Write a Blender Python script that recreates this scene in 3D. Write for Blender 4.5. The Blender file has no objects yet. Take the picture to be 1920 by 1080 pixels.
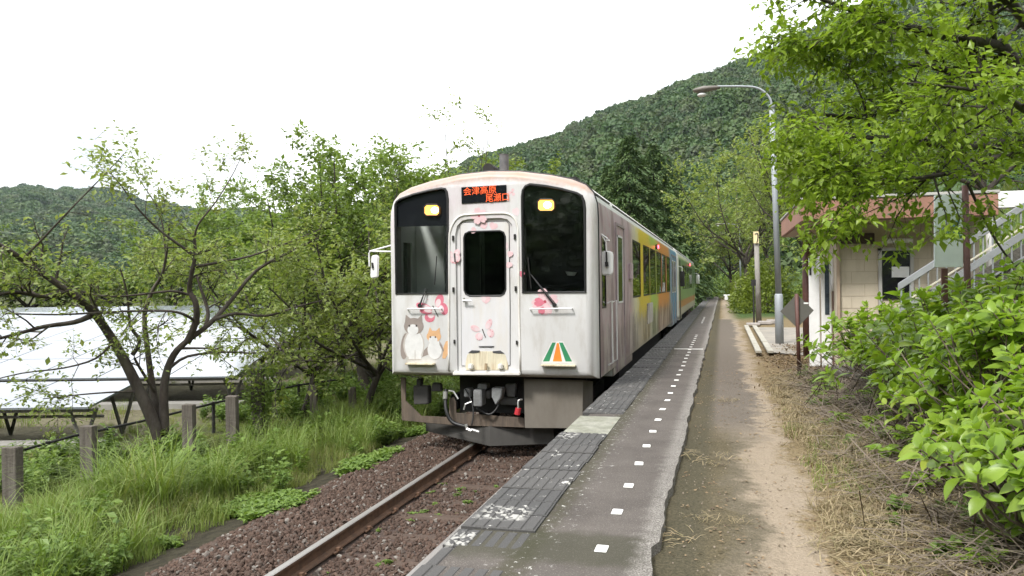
import bpy, bmesh, math, random
import numpy as np
from mathutils import Vector, Matrix, Euler

# ------------------------------------------------------------------ camera, sky, sun, exposure
S = bpy.context.scene
COL = S.collection
rnd = random.Random(7)
RNG = np.random.default_rng(11)
FPX = 1450.0
PSI = math.atan(394 / 1450); RHO = math.radians(.7); PIT = .0029
CAM = np.array([0, 0, 1.46])
cF = np.array([-math.sin(PSI) * math.cos(PIT), math.cos(PSI) * math.cos(PIT), -math.sin(PIT)])
cR = np.array([math.cos(PSI), math.sin(PSI), 0.0]); cU = np.cross(cR, cF)
cU2 = cU * math.cos(RHO) + cR * math.sin(RHO); cR2 = cR * math.cos(RHO) - cU * math.sin(RHO)
cam = bpy.data.cameras.new('camera'); cam.sensor_width = 36; cam.lens = 36 * FPX / 1920
cam.clip_end = 6000; cam.clip_start = .05
co = bpy.data.objects.new('camera', cam); COL.objects.link(co)
M = Matrix.Identity(4)
for i in range(3):
    M[i][0] = cR2[i]; M[i][1] = cU2[i]; M[i][2] = -cF[i]; M[i][3] = CAM[i]
co.matrix_world = M
S.camera = co

SUN_EL, SUN_AZ = math.radians(52), math.radians(205)      # azimuth from +Y clockwise: behind and left of the camera
W = bpy.data.worlds.new('World'); S.world = W; W.use_nodes = True
nt = W.node_tree; nt.nodes.clear()
def N(t, tree, **kw):
    n = tree.nodes.new(t)
    for k, v in kw.items(): setattr(n, k, v)
    return n
out = N('ShaderNodeOutputWorld', nt); mixs = N('ShaderNodeMixShader', nt)
sky = N('ShaderNodeTexSky', nt, sky_type='NISHITA', sun_disc=False, sun_elevation=SUN_EL, sun_rotation=SUN_AZ, air_density=1.0, dust_density=1.5)
bg1 = N('ShaderNodeBackground', nt); bg1.inputs['Strength'].default_value = .06
bg2 = N('ShaderNodeBackground', nt); bg2.inputs['Color'].default_value = (.98, .99, 1, 1); bg2.inputs['Strength'].default_value = 1.15
tc = N('ShaderNodeTexCoord', nt); nz = N('ShaderNodeTexNoise', nt)
nz.inputs['Scale'].default_value = 2.3; nz.inputs['Detail'].default_value = 5; nz.inputs['Roughness'].default_value = .55
rp = N('ShaderNodeValToRGB', nt); rp.color_ramp.elements[0].position = .40; rp.color_ramp.elements[1].position = .53
rp.color_ramp.elements[0].color = (.62, .62, .62, 1)
nt.links.new(tc.outputs['Generated'], nz.inputs['Vector']); nt.links.new(nz.outputs['Fac'], rp.inputs['Fac'])
nt.links.new(sky.outputs[0], bg1.inputs['Color'])
# a break in the cloud low in the north west
vd = N('ShaderNodeVectorMath', nt, operation='DOT_PRODUCT'); nt.links.new(tc.outputs['Generated'], vd.inputs[0]); vd.inputs[1].default_value = (math.sin(math.radians(-42)) * .975, math.cos(math.radians(-42)) * .985, .145)
mr = N('ShaderNodeMapRange', nt); mr.interpolation_type = 'SMOOTHSTEP'; nt.links.new(vd.outputs['Value'], mr.inputs[0]); mr.inputs[1].default_value = math.cos(math.radians(13)); mr.inputs[2].default_value = math.cos(math.radians(2)); 
nz2 = N('ShaderNodeTexNoise', nt); nz2.inputs['Scale'].default_value = 6; nz2.inputs['Detail'].default_value = 3; nt.links.new(tc.outputs['Generated'], nz2.inputs['Vector'])
rp2 = N('ShaderNodeValToRGB', nt); rp2.color_ramp.elements[0].position = .36; rp2.color_ramp.elements[1].position = .56; nt.links.new(nz2.outputs['Fac'], rp2.inputs[0])
mm = N('ShaderNodeMath', nt, operation='MULTIPLY'); nt.links.new(mr.outputs[0], mm.inputs[0]); nt.links.new(rp2.outputs[0], mm.inputs[1])
mk = N('ShaderNodeMath', nt, operation='MULTIPLY_ADD'); nt.links.new(mm.outputs[0], mk.inputs[0]); mk.inputs[1].default_value = -.80; mk.inputs[2].default_value = 1
mf = N('ShaderNodeMath', nt, operation='MULTIPLY'); nt.links.new(rp.outputs['Color'], mf.inputs[0]); nt.links.new(mk.outputs[0], mf.inputs[1])
nt.links.new(mf.outputs[0], mixs.inputs[0]); nt.links.new(bg1.outputs[0], mixs.inputs[1]); nt.links.new(bg2.outputs[0], mixs.inputs[2])
nt.links.new(mixs.outputs[0], out.inputs[0])
sl = bpy.data.lights.new('sun', 'SUN'); sl.energy = 2.2; sl.angle = math.radians(10); sl.color = (1, .97, .92)
so = bpy.data.objects.new('sun', sl); COL.objects.link(so)
sd = Vector((math.sin(SUN_AZ) * math.cos(SUN_EL), math.cos(SUN_AZ) * math.cos(SUN_EL), math.sin(SUN_EL)))
so.rotation_euler = sd.to_track_quat('Z', 'Y').to_euler()
S.view_settings.view_transform = 'Standard'; S.view_settings.look = 'None'
S.view_settings.exposure = 1.1; S.view_settings.gamma = 1; S.view_settings.use_curve_mapping = False
S.render.engine = 'CYCLES'
S.cycles.max_bounces = 8; S.cycles.transparent_max_bounces = 12; S.cycles.caustics_reflective = False; S.cycles.caustics_refractive = False

# ------------------------------------------------------------------ survey helpers: a photo point at a known world plane
def ray(u, v): return cF + cR2 * (u - 960) / FPX - cU2 * (v - 540) / FPX
def PY(u, v, y): d = ray(u, v); return Vector(CAM + d * (y / d[1]))
def PX(u, v, x): d = ray(u, v); return Vector(CAM + d * (x / d[0]))
def PZ(u, v, z): d = ray(u, v); return Vector(CAM + d * ((z - CAM[2]) / d[2]))
def PD(u, v, w): return Vector(CAM + ray(u, v) * w)

# ------------------------------------------------------------------ materials
def new_mat(name):
    m = bpy.data.materials.new(name); m.use_nodes = True; t = m.node_tree; t.nodes.clear()
    o = N('ShaderNodeOutputMaterial', t); b = N('ShaderNodeBsdfPrincipled', t)
    t.links.new(b.outputs[0], o.inputs[0]); return m, t, b, o
def noise(t, scale, detail=4, rough=.6, coord='Object', stretch=None):
    tcn = N('ShaderNodeTexCoord', t); n = N('ShaderNodeTexNoise', t)
    n.inputs['Scale'].default_value = scale; n.inputs['Detail'].default_value = detail; n.inputs['Roughness'].default_value = rough
    src = tcn.outputs[coord]
    if coord == 'Position':
        pass
    if stretch:
        mp = N('ShaderNodeMapping', t); mp.inputs['Scale'].default_value = stretch
        t.links.new(src, mp.inputs[0]); src = mp.outputs[0]
    t.links.new(src, n.inputs['Vector']); return n.outputs['Fac']
def ramp(t, fac, stops, mode='LINEAR'):
    r = N('ShaderNodeValToRGB', t); cr = r.color_ramp; cr.interpolation = mode
    while len(cr.elements) < len(stops): cr.elements.new(.5)
    for e, (p, c) in zip(cr.elements, stops):
        e.position = p; e.color = (*c, 1) if len(c) == 3 else c
    t.links.new(fac, r.inputs[0]); return r.outputs[0]
def mixc(t, fac, a, b, mode='MIX'):
    m = N('ShaderNodeMix', t, data_type='RGBA', blend_type=mode)
    for sock, val in ((m.inputs[0], fac), (m.inputs[6], a), (m.inputs[7], b)):
        if hasattr(val, 'links') or isinstance(val, bpy.types.NodeSocket): t.links.new(val, sock)
        else: sock.default_value = val if not isinstance(val, tuple) or len(val) == 4 else (*val, 1)
    return m.outputs[2]
def mth(t, op, a, b=None, c=None):
    m = N('ShaderNodeMath', t, operation=op)
    for i, x in enumerate((a, b, c)):
        if x is None: continue
        if isinstance(x, bpy.types.NodeSocket): t.links.new(x, m.inputs[i])
        else: m.inputs[i].default_value = x
    return m.outputs[0]
def bump(t, b, h, s=.3, d=.02):
    n = N('ShaderNodeBump', t); n.inputs['Strength'].default_value = s; n.inputs['Distance'].default_value = d
    t.links.new(h, n.inputs['Height']); t.links.new(n.outputs[0], b.inputs['Normal'])
def plain(name, c, rough=.6, var=.25, scale=6, metal=0, bmp=.0, dirt=None, stretch=None, spec=.5):
    m, t, b, o = new_mat(name)
    n = noise(t, scale, 5, .65, stretch=stretch)
    lo = tuple(x * (1 - var) for x in c); hi = tuple(min(1, x * (1 + var)) for x in c)
    colr = ramp(t, n, [(.3, lo), (.7, hi)])
    if dirt:
        n2 = noise(t, scale * .35, 6, .7, stretch=stretch)
        f = ramp(t, n2, [(.45, (0, 0, 0)), (.72, (1, 1, 1))])
        colr = mixc(t, f, colr, dirt)
    t.links.new(colr, b.inputs['Base Color']); b.inputs['Roughness'].default_value = rough; b.inputs['Metallic'].default_value = metal
    b.inputs['Specular IOR Level'].default_value = spec
    if bmp: bump(t, b, noise(t, scale * 6, 4, .6), bmp)
    return m
def emit(name, c, s):
    m, t, b, o = new_mat(name); b.inputs['Base Color'].default_value = (*c, 1)
    b.inputs['Emission Color'].default_value = (*c, 1); b.inputs['Emission Strength'].default_value = s; return m
def leafmat(name, cols, trans=.35, rough=.42, clump=1.4, by_object=False):
    m, t, b, o = new_mat(name)
    g = N('ShaderNodeNewGeometry', t); oi = N('ShaderNodeObjectInfo', t)
    if by_object: f = mth(t, 'ADD', mth(t, 'MULTIPLY', oi.outputs['Random'], .8), mth(t, 'MULTIPLY', g.outputs['Random Per Island'], .2))
    else:
        nn = N('ShaderNodeTexNoise', t); nn.inputs['Scale'].default_value = clump; nn.inputs['Detail'].default_value = 2; t.links.new(g.outputs['Position'], nn.inputs['Vector'])
        ri = mth(t, 'FRACT', mth(t, 'ADD', g.outputs['Random Per Island'], oi.outputs['Random']))
        f = mth(t, 'ADD', mth(t, 'MULTIPLY', ri, .55), mth(t, 'MULTIPLY', mth(t, 'SUBTRACT', nn.outputs['Fac'], .27), 1.0))
    n = len(cols); c = ramp(t, f, [(i / (n - 1), k) for i, k in enumerate(cols)])
    t.links.new(c, b.inputs['Base Color']); b.inputs['Roughness'].default_value = rough
    b.inputs['Specular IOR Level'].default_value = .35
    tr = N('ShaderNodeBsdfTranslucent', t); mx = N('ShaderNodeMixShader', t); mx.inputs[0].default_value = trans
    c2 = mixc(t, 1.0, c, (1.25, 1.3, .7, 1), 'MULTIPLY'); t.links.new(c2, tr.inputs[0])
    t.links.new(b.outputs[0], mx.inputs[1]); t.links.new(tr.outputs[0], mx.inputs[2]); t.links.new(mx.outputs[0], o.inputs[0]); return m

# ------------------------------------------------------------------ object helpers
def tag(o, label=None, cat=None, group=None, kind=None):
    if label: o['label'] = label
    if cat: o['category'] = cat
    if group: o['group'] = group
    if kind: o['kind'] = kind
    return o
def thing(name, loc, label=None, cat=None, group=None, kind=None, rz=0):
    o = bpy.data.objects.new(name, None); COL.objects.link(o); o.location = loc; o.rotation_euler.z = rz
    o.empty_display_size = .2
    return tag(o, label, cat, group, kind)
def link(name, me, parent=None, loc=None):
    o = bpy.data.objects.new(name, me); COL.objects.link(o)
    if parent is not None: o.parent = parent
    if loc is not None: o.location = loc
    return o
def world_loc(o):
    v = Vector(o.location)
    p = o.parent
    while p is not None: v = v + Vector(p.location); p = p.parent
    return v
def mesh(name, V, F, mat=None, parent=None, smooth=False, world=True):
    """V in world coordinates; made local to an unrotated parent"""
    V = np.asarray([tuple(v) for v in V] if not isinstance(V, np.ndarray) else V, dtype=np.float64)
    if parent is not None and world: V = V - np.array(world_loc(parent))
    me = bpy.data.meshes.new(name)
    me.from_pydata(V if isinstance(F, np.ndarray) else V.tolist(), [], F)
    if smooth: me.shade_smooth()
    if mat: me.materials.append(mat)
    me.update()
    return link(name, me, parent)
class MB:
    def __init__(s): s.V = []; s.F = []
    def add(s, V, F):
        k = len(s.V); s.V += [tuple(v) for v in V]; s.F += [tuple(i + k for i in f) for f in F]; return s
    def box(s, a, b):
        x0, y0, z0 = a; x1, y1, z1 = b
        return s.add([(x0, y0, z0), (x1, y0, z0), (x1, y1, z0), (x0, y1, z0), (x0, y0, z1), (x1, y0, z1), (x1, y1, z1), (x0, y1, z1)],
                     [(3, 2, 1, 0), (4, 5, 6, 7), (0, 1, 5, 4), (1, 2, 6, 5), (2, 3, 7, 6), (3, 0, 4, 7)])
    def tube(s, pts, r, n=8, cap=True):
        rs = r if hasattr(r, '__len__') else [r] * len(pts)
        V, F = tube(pts, rs, n, cap); return s.add(V, F)
    def prism(s, poly, d):
        """polygon of world points pushed along the vector d"""
        n = len(poly); d = Vector(d); P = [Vector(p) for p in poly]
        s.add([p for p in P] + [p + d for p in P], [tuple(range(n))[::-1], tuple(range(n, 2 * n))] + [(i, (i + 1) % n, n + (i + 1) % n, n + i) for i in range(n)]); return s
    def build(s, name, mat=None, parent=None, smooth=False, bevel=0, seg=2):
        o = mesh(name, s.V, s.F, mat, parent, smooth)
        bm = bmesh.new(); bm.from_mesh(o.data); bmesh.ops.recalc_face_normals(bm, faces=bm.faces)
        if bevel: bmesh.ops.bevel(bm, geom=[e for e in bm.edges if len(e.link_faces) == 2 and e.calc_face_angle(0) > .6], offset=bevel, segments=seg, affect='EDGES', clamp_overlap=True)
        bm.to_mesh(o.data); bm.free(); return o
def tube(pts, rs, n=6, cap=True):
    P = [Vector(p) for p in pts]; V = []; F = []; up = Vector((.13, .21, .97)); prev = None
    for i, p in enumerate(P):
        d = (P[min(i + 1, len(P) - 1)] - P[max(i - 1, 0)]).normalized()
        if prev is None:
            a = d.orthogonal().normalized()
        else:
            a = prev - d * prev.dot(d)
            a = a.normalized() if a.length > 1e-6 else d.orthogonal().normalized()
        prev = a; b = d.cross(a)
        for k in range(n):
            th = 2 * math.pi * k / n; V.append(p + (a * math.cos(th) + b * math.sin(th)) * rs[i])
    for i in range(len(P) - 1):
        for k in range(n):
            F.append((i * n + k, i * n + (k + 1) % n, (i + 1) * n + (k + 1) % n, (i + 1) * n + k))
    if cap: F.append(tuple(range(n))[::-1]); F.append(tuple(range((len(P) - 1) * n, len(P) * n)))
    return V, F
def smooth_path(pts, n=4):
    P = [Vector(p) for p in pts]; Q = []
    for i in range(len(P) - 1):
        p0 = P[max(i - 1, 0)]; p1 = P[i]; p2 = P[i + 1]; p3 = P[min(i + 2, len(P) - 1)]
        for k in range(n):
            t = k / n
            Q.append(.5 * ((2 * p1) + (p2 - p0) * t + (2 * p0 - 5 * p1 + 4 * p2 - p3) * t * t + (3 * p1 - p0 - 3 * p2 + p3) * t ** 3))
    return Q + [P[-1]]
def new_from(obj):
    dg = bpy.context.evaluated_depsgraph_get(); return bpy.data.meshes.new_from_object(obj.evaluated_get(dg))
def boolean_cut(obj, cutters):
    for c in cutters:
        md = obj.modifiers.new('b', 'BOOLEAN'); md.operation = 'DIFFERENCE'; md.solver = 'EXACT'; md.object = c
    me = new_from(obj); old = obj.data; obj.modifiers.clear(); me.name = old.name; obj.data = me; bpy.data.meshes.remove(old)
    for c in cutters:
        d = c.data; bpy.data.objects.remove(c); bpy.data.meshes.remove(d)
def copy_tree(o, parent=None):
    c = o.copy(); COL.objects.link(c)
    if parent is not None: c.parent = parent
    for ch in list(o.children): copy_tree(ch, c)
    return c

# leaves ---------------------------------------------------------------
LEAF4 = (np.array([[0, 0, 0], [-.28, .5, .06], [0, 1, -.08], [.28, .5, .06]]), np.array([[0, 3, 2], [0, 2, 1]]))
def ovate(rows=4, droop=.25, fold=.12, wid=.33):
    ts = np.linspace(0, 1, rows + 1); V = []; F = []
    for t in ts:
        w = wid * math.sin(math.pi * min(1, t ** .8)) ** .8 if 0 < t < 1 else 0
        z = -droop * t * t
        V += [[-w, t, z + fold * w / wid], [0, t, z], [w, t, z + fold * w / wid]]
    for i in range(rows):
        a = i * 3
        for s in (0, 1): F.append([a + s, a + s + 1, a + s + 4, a + s + 3])
    return np.array(V), np.array(F)
LEAF_BIG = ovate(5, .22, .10, .36)
LEAF_MID = ovate(2, .15, .08, .28)
def leaf_frames(d, up):
    d = d / np.linalg.norm(d, axis=1, keepdims=True)
    x = np.cross(d, up); l = np.linalg.norm(x, axis=1, keepdims=True); x = np.where(l < 1e-4, np.array([[1, 0, 0]]), x / np.maximum(l, 1e-6))
    z = np.cross(x, d); return x, d, z
def leaves(tmpl, pos, d, up, sc):
    V, F = tmpl; x, y, z = leaf_frames(d, up); n = len(pos); k = len(V)
    out = pos[:, None, :] + sc[:, None, None] * (V[None, :, 0:1] * x[:, None, :] + V[None, :, 1:2] * y[:, None, :] + V[None, :, 2:3] * z[:, None, :])
    return out.reshape(-1, 3), (F[None] + (np.arange(n) * k)[:, None, None]).reshape(-1, F.shape[1])
def rand_dirs(n, flat=1.0, rng=None):
    rng = RNG if rng is None else rng
    v = rng.normal(size=(n, 3)); v[:, 2] *= flat; return v / np.linalg.norm(v, axis=1, keepdims=True)

# trees ----------------------------------------------------------------
class Tree:
    def __init__(s, seed): s.r = random.Random(seed); s.paths = []; s.tips = []
    def limb(s, pts, r0, r1, n=4, record=True):
        P = smooth_path(pts, n); m = len(P); rs = [r0 + (r1 - r0) * (i / (m - 1)) ** .8 for i in range(m)]
        s.paths.append((P, rs)); return P, rs
    def child(s, p, d, L, r0, bend=.25, trop=0.0, n=4):
        r = s.r; P = [p]; dd = d.normalized()
        for i in range(n):
            dd = (dd + Vector((r.gauss(0, bend), r.gauss(0, bend), r.gauss(0, bend) + trop))).normalized(); P.append(P[-1] + dd * (L / n))
        rs = [r0 * (1 - .75 * i / n) for i in range(n + 1)]; s.paths.append((P, rs)); return P, rs
    def sprout(s, src, count, L, t0=.25, spread=.9, trop=.03, bend=.2, rk=.55, flat=1.0):
        P, rs = src; out = []
        for _ in range(count):
            t = t0 + (1 - t0) * s.r.random(); f = t * (len(P) - 1); i = min(int(f), len(P) - 2); p = P[i].lerp(P[i + 1], f - i)
            ax = (P[i + 1] - P[i]).normalized()
            q = Vector((s.r.gauss(0, 1), s.r.gauss(0, 1), s.r.gauss(0, flat))); q = (q - ax * q.dot(ax))
            if q.length < 1e-3: continue
            d = ax * (1 - spread * .5) + q.normalized() * spread
            out.append(s.child(p, d, L * (1.15 - .55 * t) * s.r.uniform(.7, 1.2), max(.004, rs[i] * rk), bend, trop))
        return out
    def wood(s, name, mat, parent, nbig=8):
        V = []; F = []
        for P, rs in s.paths:
            n = nbig if rs[0] > .05 else (5 if rs[0] > .015 else 3)
            v, f = tube(P, rs, n, cap=False); k = len(V); V += v; F += [tuple(i + k for i in q) for q in f]
        return mesh(name, V, F, mat, parent, smooth=True)
def leaf_points(paths, per, rng, jitter=.04, t0=.15):
    pos = []; dr = []
    for P, rs in paths:
        n = max(1, int(rng.poisson(per)))
        A = np.array([tuple(p) for p in P]); L = len(A) - 1
        t = (t0 + (1 - t0) * rng.random(n)) * L; i = np.minimum(t.astype(int), L - 1); fr = (t - i)[:, None]
        pos.append(A[i] * (1 - fr) + A[i + 1] * fr); dr.append(A[i + 1] - A[i])
    pos = np.concatenate(pos); dr = np.concatenate(dr); dr /= np.linalg.norm(dr, axis=1, keepdims=True)
    return pos + rng.normal(size=pos.shape) * jitter, dr
def crown(name, paths, per, size, mat, parent, rng, tmpl=LEAF4, jitter=.04, flat=.5, sizevar=.3):
    pos, dr = leaf_points(paths, per, rng, jitter); n = len(pos)
    d = dr * .6 + rand_dirs(n, flat, rng); d[:, 2] -= .25
    up = rand_dirs(n, 1, rng) * .55 + np.array([0, 0, 1]); sc = size * (1 + sizevar * rng.normal(size=n)).clip(.4, 1.8)
    V, F = leaves(tmpl, pos, d, up, sc); return mesh(name, V, F, mat, parent, smooth=False)

# scatter of instances, only for ground cover nobody could count ------
def scatter(name, pts, rot, scl, variants, mat, parent=None, kind='stuff'):
    c = bpy.data.collections.new(name + '_kinds')
    for me in variants:
        if mat and not me.materials: me.materials.append(mat)
        c.objects.link(bpy.data.objects.new(me.name, me))
    me = bpy.data.meshes.new(name); me.from_pydata(np.asarray(pts, dtype=np.float64), [], [])
    n = len(pts)
    for an, ty, dat, ch in (('rot', 'FLOAT_VECTOR', rot, 'vector'), ('scl', 'FLOAT_VECTOR', scl, 'vector'), ('vid', 'INT', RNG.integers(0, len(variants), n), 'value')):
        a = me.attributes.new(an, ty, 'POINT'); a.data.foreach_set(ch, np.ascontiguousarray(dat, dtype=np.float32 if ch == 'vector' else np.int32).ravel())
    o = link(name, me, parent)
    g = bpy.data.node_groups.new(name, 'GeometryNodeTree')
    g.interface.new_socket('Geometry', in_out='INPUT', socket_type='NodeSocketGeometry'); g.interface.new_socket('Geometry', in_out='OUTPUT', socket_type='NodeSocketGeometry')
    gi = g.nodes.new('NodeGroupInput'); go = g.nodes.new('NodeGroupOutput'); iop = g.nodes.new('GeometryNodeInstanceOnPoints'); ci = g.nodes.new('GeometryNodeCollectionInfo')
    ci.inputs['Collection'].default_value = c; ci.inputs['Separate Children'].default_value = True; ci.inputs['Reset Children'].default_value = True
    def na(nm, ty):
        x = g.nodes.new('GeometryNodeInputNamedAttribute'); x.data_type = ty; x.inputs['Name'].default_value = nm; return x.outputs['Attribute']
    L = g.links.new
    L(gi.outputs[0], iop.inputs['Points']); L(ci.outputs[0], iop.inputs['Instance']); iop.inputs['Pick Instance'].default_value = True
    L(na('vid', 'INT'), iop.inputs['Instance Index']); L(na('rot', 'FLOAT_VECTOR'), iop.inputs['Rotation']); L(na('scl', 'FLOAT_VECTOR'), iop.inputs['Scale'])
    L(iop.outputs[0], go.inputs[0])
    md = o.modifiers.new('scatter', 'NODES'); md.node_group = g
    if kind: o['kind'] = kind
    return o
def bare_mesh(name, V, F, mat=None, smooth=False):
    me = bpy.data.meshes.new(name); me.from_pydata(np.asarray(V, dtype=np.float64), [], F)
    if mat: me.materials.append(mat)
    if smooth: me.shade_smooth()
    return me

# value noise for terrain ---------------------------------------------
_perm = RNG.random((64, 64))
def vnoise(x, y):
    x = np.asarray(x, float); y = np.asarray(y, float); xi = np.floor(x).astype(int); yi = np.floor(y).astype(int); fx = x - xi; fy = y - yi
    fx = fx * fx * (3 - 2 * fx); fy = fy * fy * (3 - 2 * fy); g = lambda a, b: _perm[a % 64, b % 64]
    return (g(xi, yi) * (1 - fx) + g(xi + 1, yi) * fx) * (1 - fy) + (g(xi, yi + 1) * (1 - fx) + g(xi + 1, yi + 1) * fx) * fy
def fbm(x, y, o=4):
    r = 0; a = .5
    for k in range(o): r = r + a * vnoise(x * 2 ** k + 7 * k, y * 2 ** k + 3 * k); a *= .5
    return r
def sstep(a, b, x): t = np.clip((np.asarray(x, float) - a) / (b - a), 0, 1); return t * t * (3 - 2 * t)

# ================================================================== SETTING
# ------------------------------------------------------------------ ground sheet
def bank_start(y): return 4.5 - .9 * sstep(19, 30, y) + 1.2 * sstep(-2, 4, y) * (1 - sstep(6, 11, y))
def ground_h(x, y):
    x = np.asarray(x, float); y = np.asarray(y, float)
    left = -1.10 - .12 * sstep(-5.0, -5.7, x) - .12 * sstep(-7, -10, x) + .10 * (fbm(x * .9, y * .9) - .5) * sstep(-5.0, -6, x)
    right = -.07 + .07 * sstep(.7, 1.6, x) + .05 * (fbm(x * 1.3 + 9, y * 1.3) - .5) * sstep(.1, .9, x)
    bs = bank_start(y)
    right = right + np.clip((x - bs) * .72, 0, 4.6 + .6 * (fbm(x * .2, y * .2) - .5)) * (1 + .12 * (fbm(x * .8, y * .8) - .5))
    far = sstep(70, 170, y)
    h = np.where(x < -1.0, left, right)
    return h * (1 - far) + (-.9) * far
def lines(segs):
    L = [];
    for a, b, s in segs: L += list(np.arange(a, b, s))
    return np.array(L + [segs[-1][1]])
gx = lines([(-3000, -400, 650), (-400, -60, 42), (-60, -30, 5), (-30, -8, .7), (-8, -1.4, .3), (-1.4, -.9, .24), (-.9, 6, .25), (6, 14, .6), (14, 60, 6), (60, 400, 42), (400, 3000, 650)])
gy = lines([(-400, -20, 60), (-20, 0, 2), (0, 16, .3), (16, 40, .8), (40, 200, 8), (200, 3400, 400)])
GX, GY = np.meshgrid(gx, gy); GZ = ground_h(GX, GY)
nx, ny = len(gx), len(gy); idx = np.arange(nx * ny).reshape(ny, nx)
GF = np.stack([idx[:-1, :-1], idx[:-1, 1:], idx[1:, 1:], idx[1:, :-1]], -1).reshape(-1, 4)
m, t, b, o = new_mat('earth')
tcn = N('ShaderNodeTexCoord', t); sp = N('ShaderNodeSeparateXYZ', t); t.links.new(tcn.outputs['Object'], sp.inputs[0]); X, Y = sp.outputs[0], sp.outputs[1]
n1 = noise(t, 1.1, 5, .62); n2 = noise(t, 9, 5, .7); n3 = noise(t, 60, 3, .7)
wob = mth(t, 'ADD', mth(t, 'ADD', mth(t, 'MULTIPLY', mth(t, 'SUBTRACT', n1, .5), .85), mth(t, 'MULTIPLY', mth(t, 'SUBTRACT', n2, .5), .5)), .07); XW = mth(t, 'ADD', X, wob)
def band(t, src, a, b2, w=.12):
    u = N('ShaderNodeMapRange', t); u.interpolation_type = 'SMOOTHSTEP'; t.links.new(src, u.inputs[0]); u.inputs[1].default_value = a - w; u.inputs[2].default_value = a + w
    d = N('ShaderNodeMapRange', t); d.interpolation_type = 'SMOOTHSTEP'; t.links.new(src, d.inputs[0]); d.inputs[1].default_value = b2 - w; d.inputs[2].default_value = b2 + w
    return mth(t, 'SUBTRACT', u.outputs[0], d.outputs[0])
leftc = ramp(t, n2, [(.25, (.035, .03, .018)), (.5, (.06, .07, .025)), (.75, (.10, .11, .045))])
bankc = ramp(t, n2, [(.25, (.03, .045, .015)), (.55, (.06, .10, .03)), (.8, (.10, .13, .05))])
strawc = ramp(t, n3, [(.3, (.10, .075, .042)), (.55, (.21, .16, .09)), (.75, (.31, .245, .145))])
sandc = ramp(t, n3, [(.25, (.225, .18, .132)), (.75, (.325, .268, .202))])
asphc = ramp(t, n3, [(.3, (.10, .085, .07)), (.7, (.17, .145, .12))])
mossc = ramp(t, n3, [(.3, (.035, .035, .022)), (.7, (.10, .085, .055))])
soilc = ramp(t, n3, [(.3, (.03, .022, .015)), (.7, (.085, .06, .042))])
c = mixc(t, band(t, X, -.9, 500, .1), leftc, strawc)
c = mixc(t, mth(t, 'MULTIPLY', band(t, XW, .07, .64, .09), 1.0), c, sandc)
asp = mth(t, 'MULTIPLY', band(t, XW, -.18, .46, .08), band(t, Y, 8.2, 34, .9)); c = mixc(t, asp, c, asphc)
asp2 = mth(t, 'MULTIPLY', band(t, XW, -.5, .28, .14), band(t, Y, 0, 8.3, .8)); c = mixc(t, mth(t, 'MULTIPLY', asp2, .75), c, mossc)
c = mixc(t, mth(t, 'MULTIPLY', band(t, X, -.4, -.12, .08), .9), c, mossc)
c = mixc(t, mth(t, 'MULTIPLY', band(t, XW, 1.25, 3.6, .22), band(t, Y, 2, 14.5, .6)), c, soilc)
c = mixc(t, band(t, X, 4.2, 900, .8), c, bankc)
c = mixc(t, mth(t, 'MULTIPLY', band(t, Y, 34, 4000, 3), band(t, X, .5, 900, .4)), c, bankc)
blk = mth(t, 'MULTIPLY', band(t, XW, -5.9, -4.7, .15), .85); c = mixc(t, blk, c, ramp(t, n2, [(.3, (.018, .015, .013)), (.7, (.055, .045, .035))]))
c = mixc(t, mth(t, 'MULTIPLY', band(t, XW, -19, -10.5, .6), .6), c, ramp(t, n2, [(.3, (.12, .10, .07)), (.7, (.24, .21, .15))]))
t.links.new(c, b.inputs['Base Color']); b.inputs['Roughness'].default_value = .95; b.inputs['Specular IOR Level'].default_value = .15
bump(t, b, mth(t, 'ADD', n2, mth(t, 'MULTIPLY', n3, .5)), .7, .05)
ground = mesh('ground', np.stack([GX, GY, GZ], -1).reshape(-1, 3), GF, m, smooth=True); tag(ground, kind='structure')

# ------------------------------------------------------------------ platform with ragged inner edge
plat = thing('platform', (-.9, 0, 0), kind='structure')
ys = np.arange(-3, 96, .11); xr = -.335 - .045 * fbm(ys * 4.3, ys * 0 + 3) - .03 * np.round(vnoise(ys * 1.7, ys * 0 + 1) * 2) / 2
for jy in (4.33, 16.3, 24.5): xr -= .05 * np.exp(-((ys - jy) / .06) ** 2)
V = []; F = []
cols = [-1.46, -1.46, -1.3, -1.08, -.85, -.6]
for i, y in enumerate(ys):
    z = lambda q: -.012 * math.exp(-((y - 4.33) / .03) ** 2) - .012 * math.exp(-((y - 16.3) / .05) ** 2)
    row = [(-1.46, y, -1.3), (-1.46, y, -.004), (-1.3, y, z(0)), (-1.09, y, z(0)), (-.85, y, z(0)), (-.6, y, z(0)), (xr[i] - .05, y, z(0)), (xr[i], y, -.012), (xr[i] + .012, y, -.16)]
    V += row
k = 9
for i in range(len(ys) - 1):
    for j in range(k - 1): F.append((i * k + j, (i + 1) * k + j, (i + 1) * k + j + 1, i * k + j + 1)[::-1])
V = np.array(V); e0 = len(V)
m, t, b, o = new_mat('old_asphalt')
tcn = N('ShaderNodeTexCoord', t); sp = N('ShaderNodeSeparateXYZ', t); t.links.new(tcn.outputs['Object'], sp.inputs[0])
n1 = noise(t, 1.7, 6, .65); n2 = noise(t, 95, 2, .7); n3 = noise(t, 7, 6, .7)
base = ramp(t, n1, [(.3, (.058, .050, .045)), (.7, (.104, .091, .082))])
spk = ramp(t, n2, [(.56, (0, 0, 0)), (.70, (1, 1, 1))]); base = mixc(t, mth(t, 'MULTIPLY', spk, .55), base, (.27, .25, .22))
X = mth(t, 'ADD', sp.outputs[0], mth(t, 'MULTIPLY', mth(t, 'SUBTRACT', n3, .5), .25))
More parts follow.
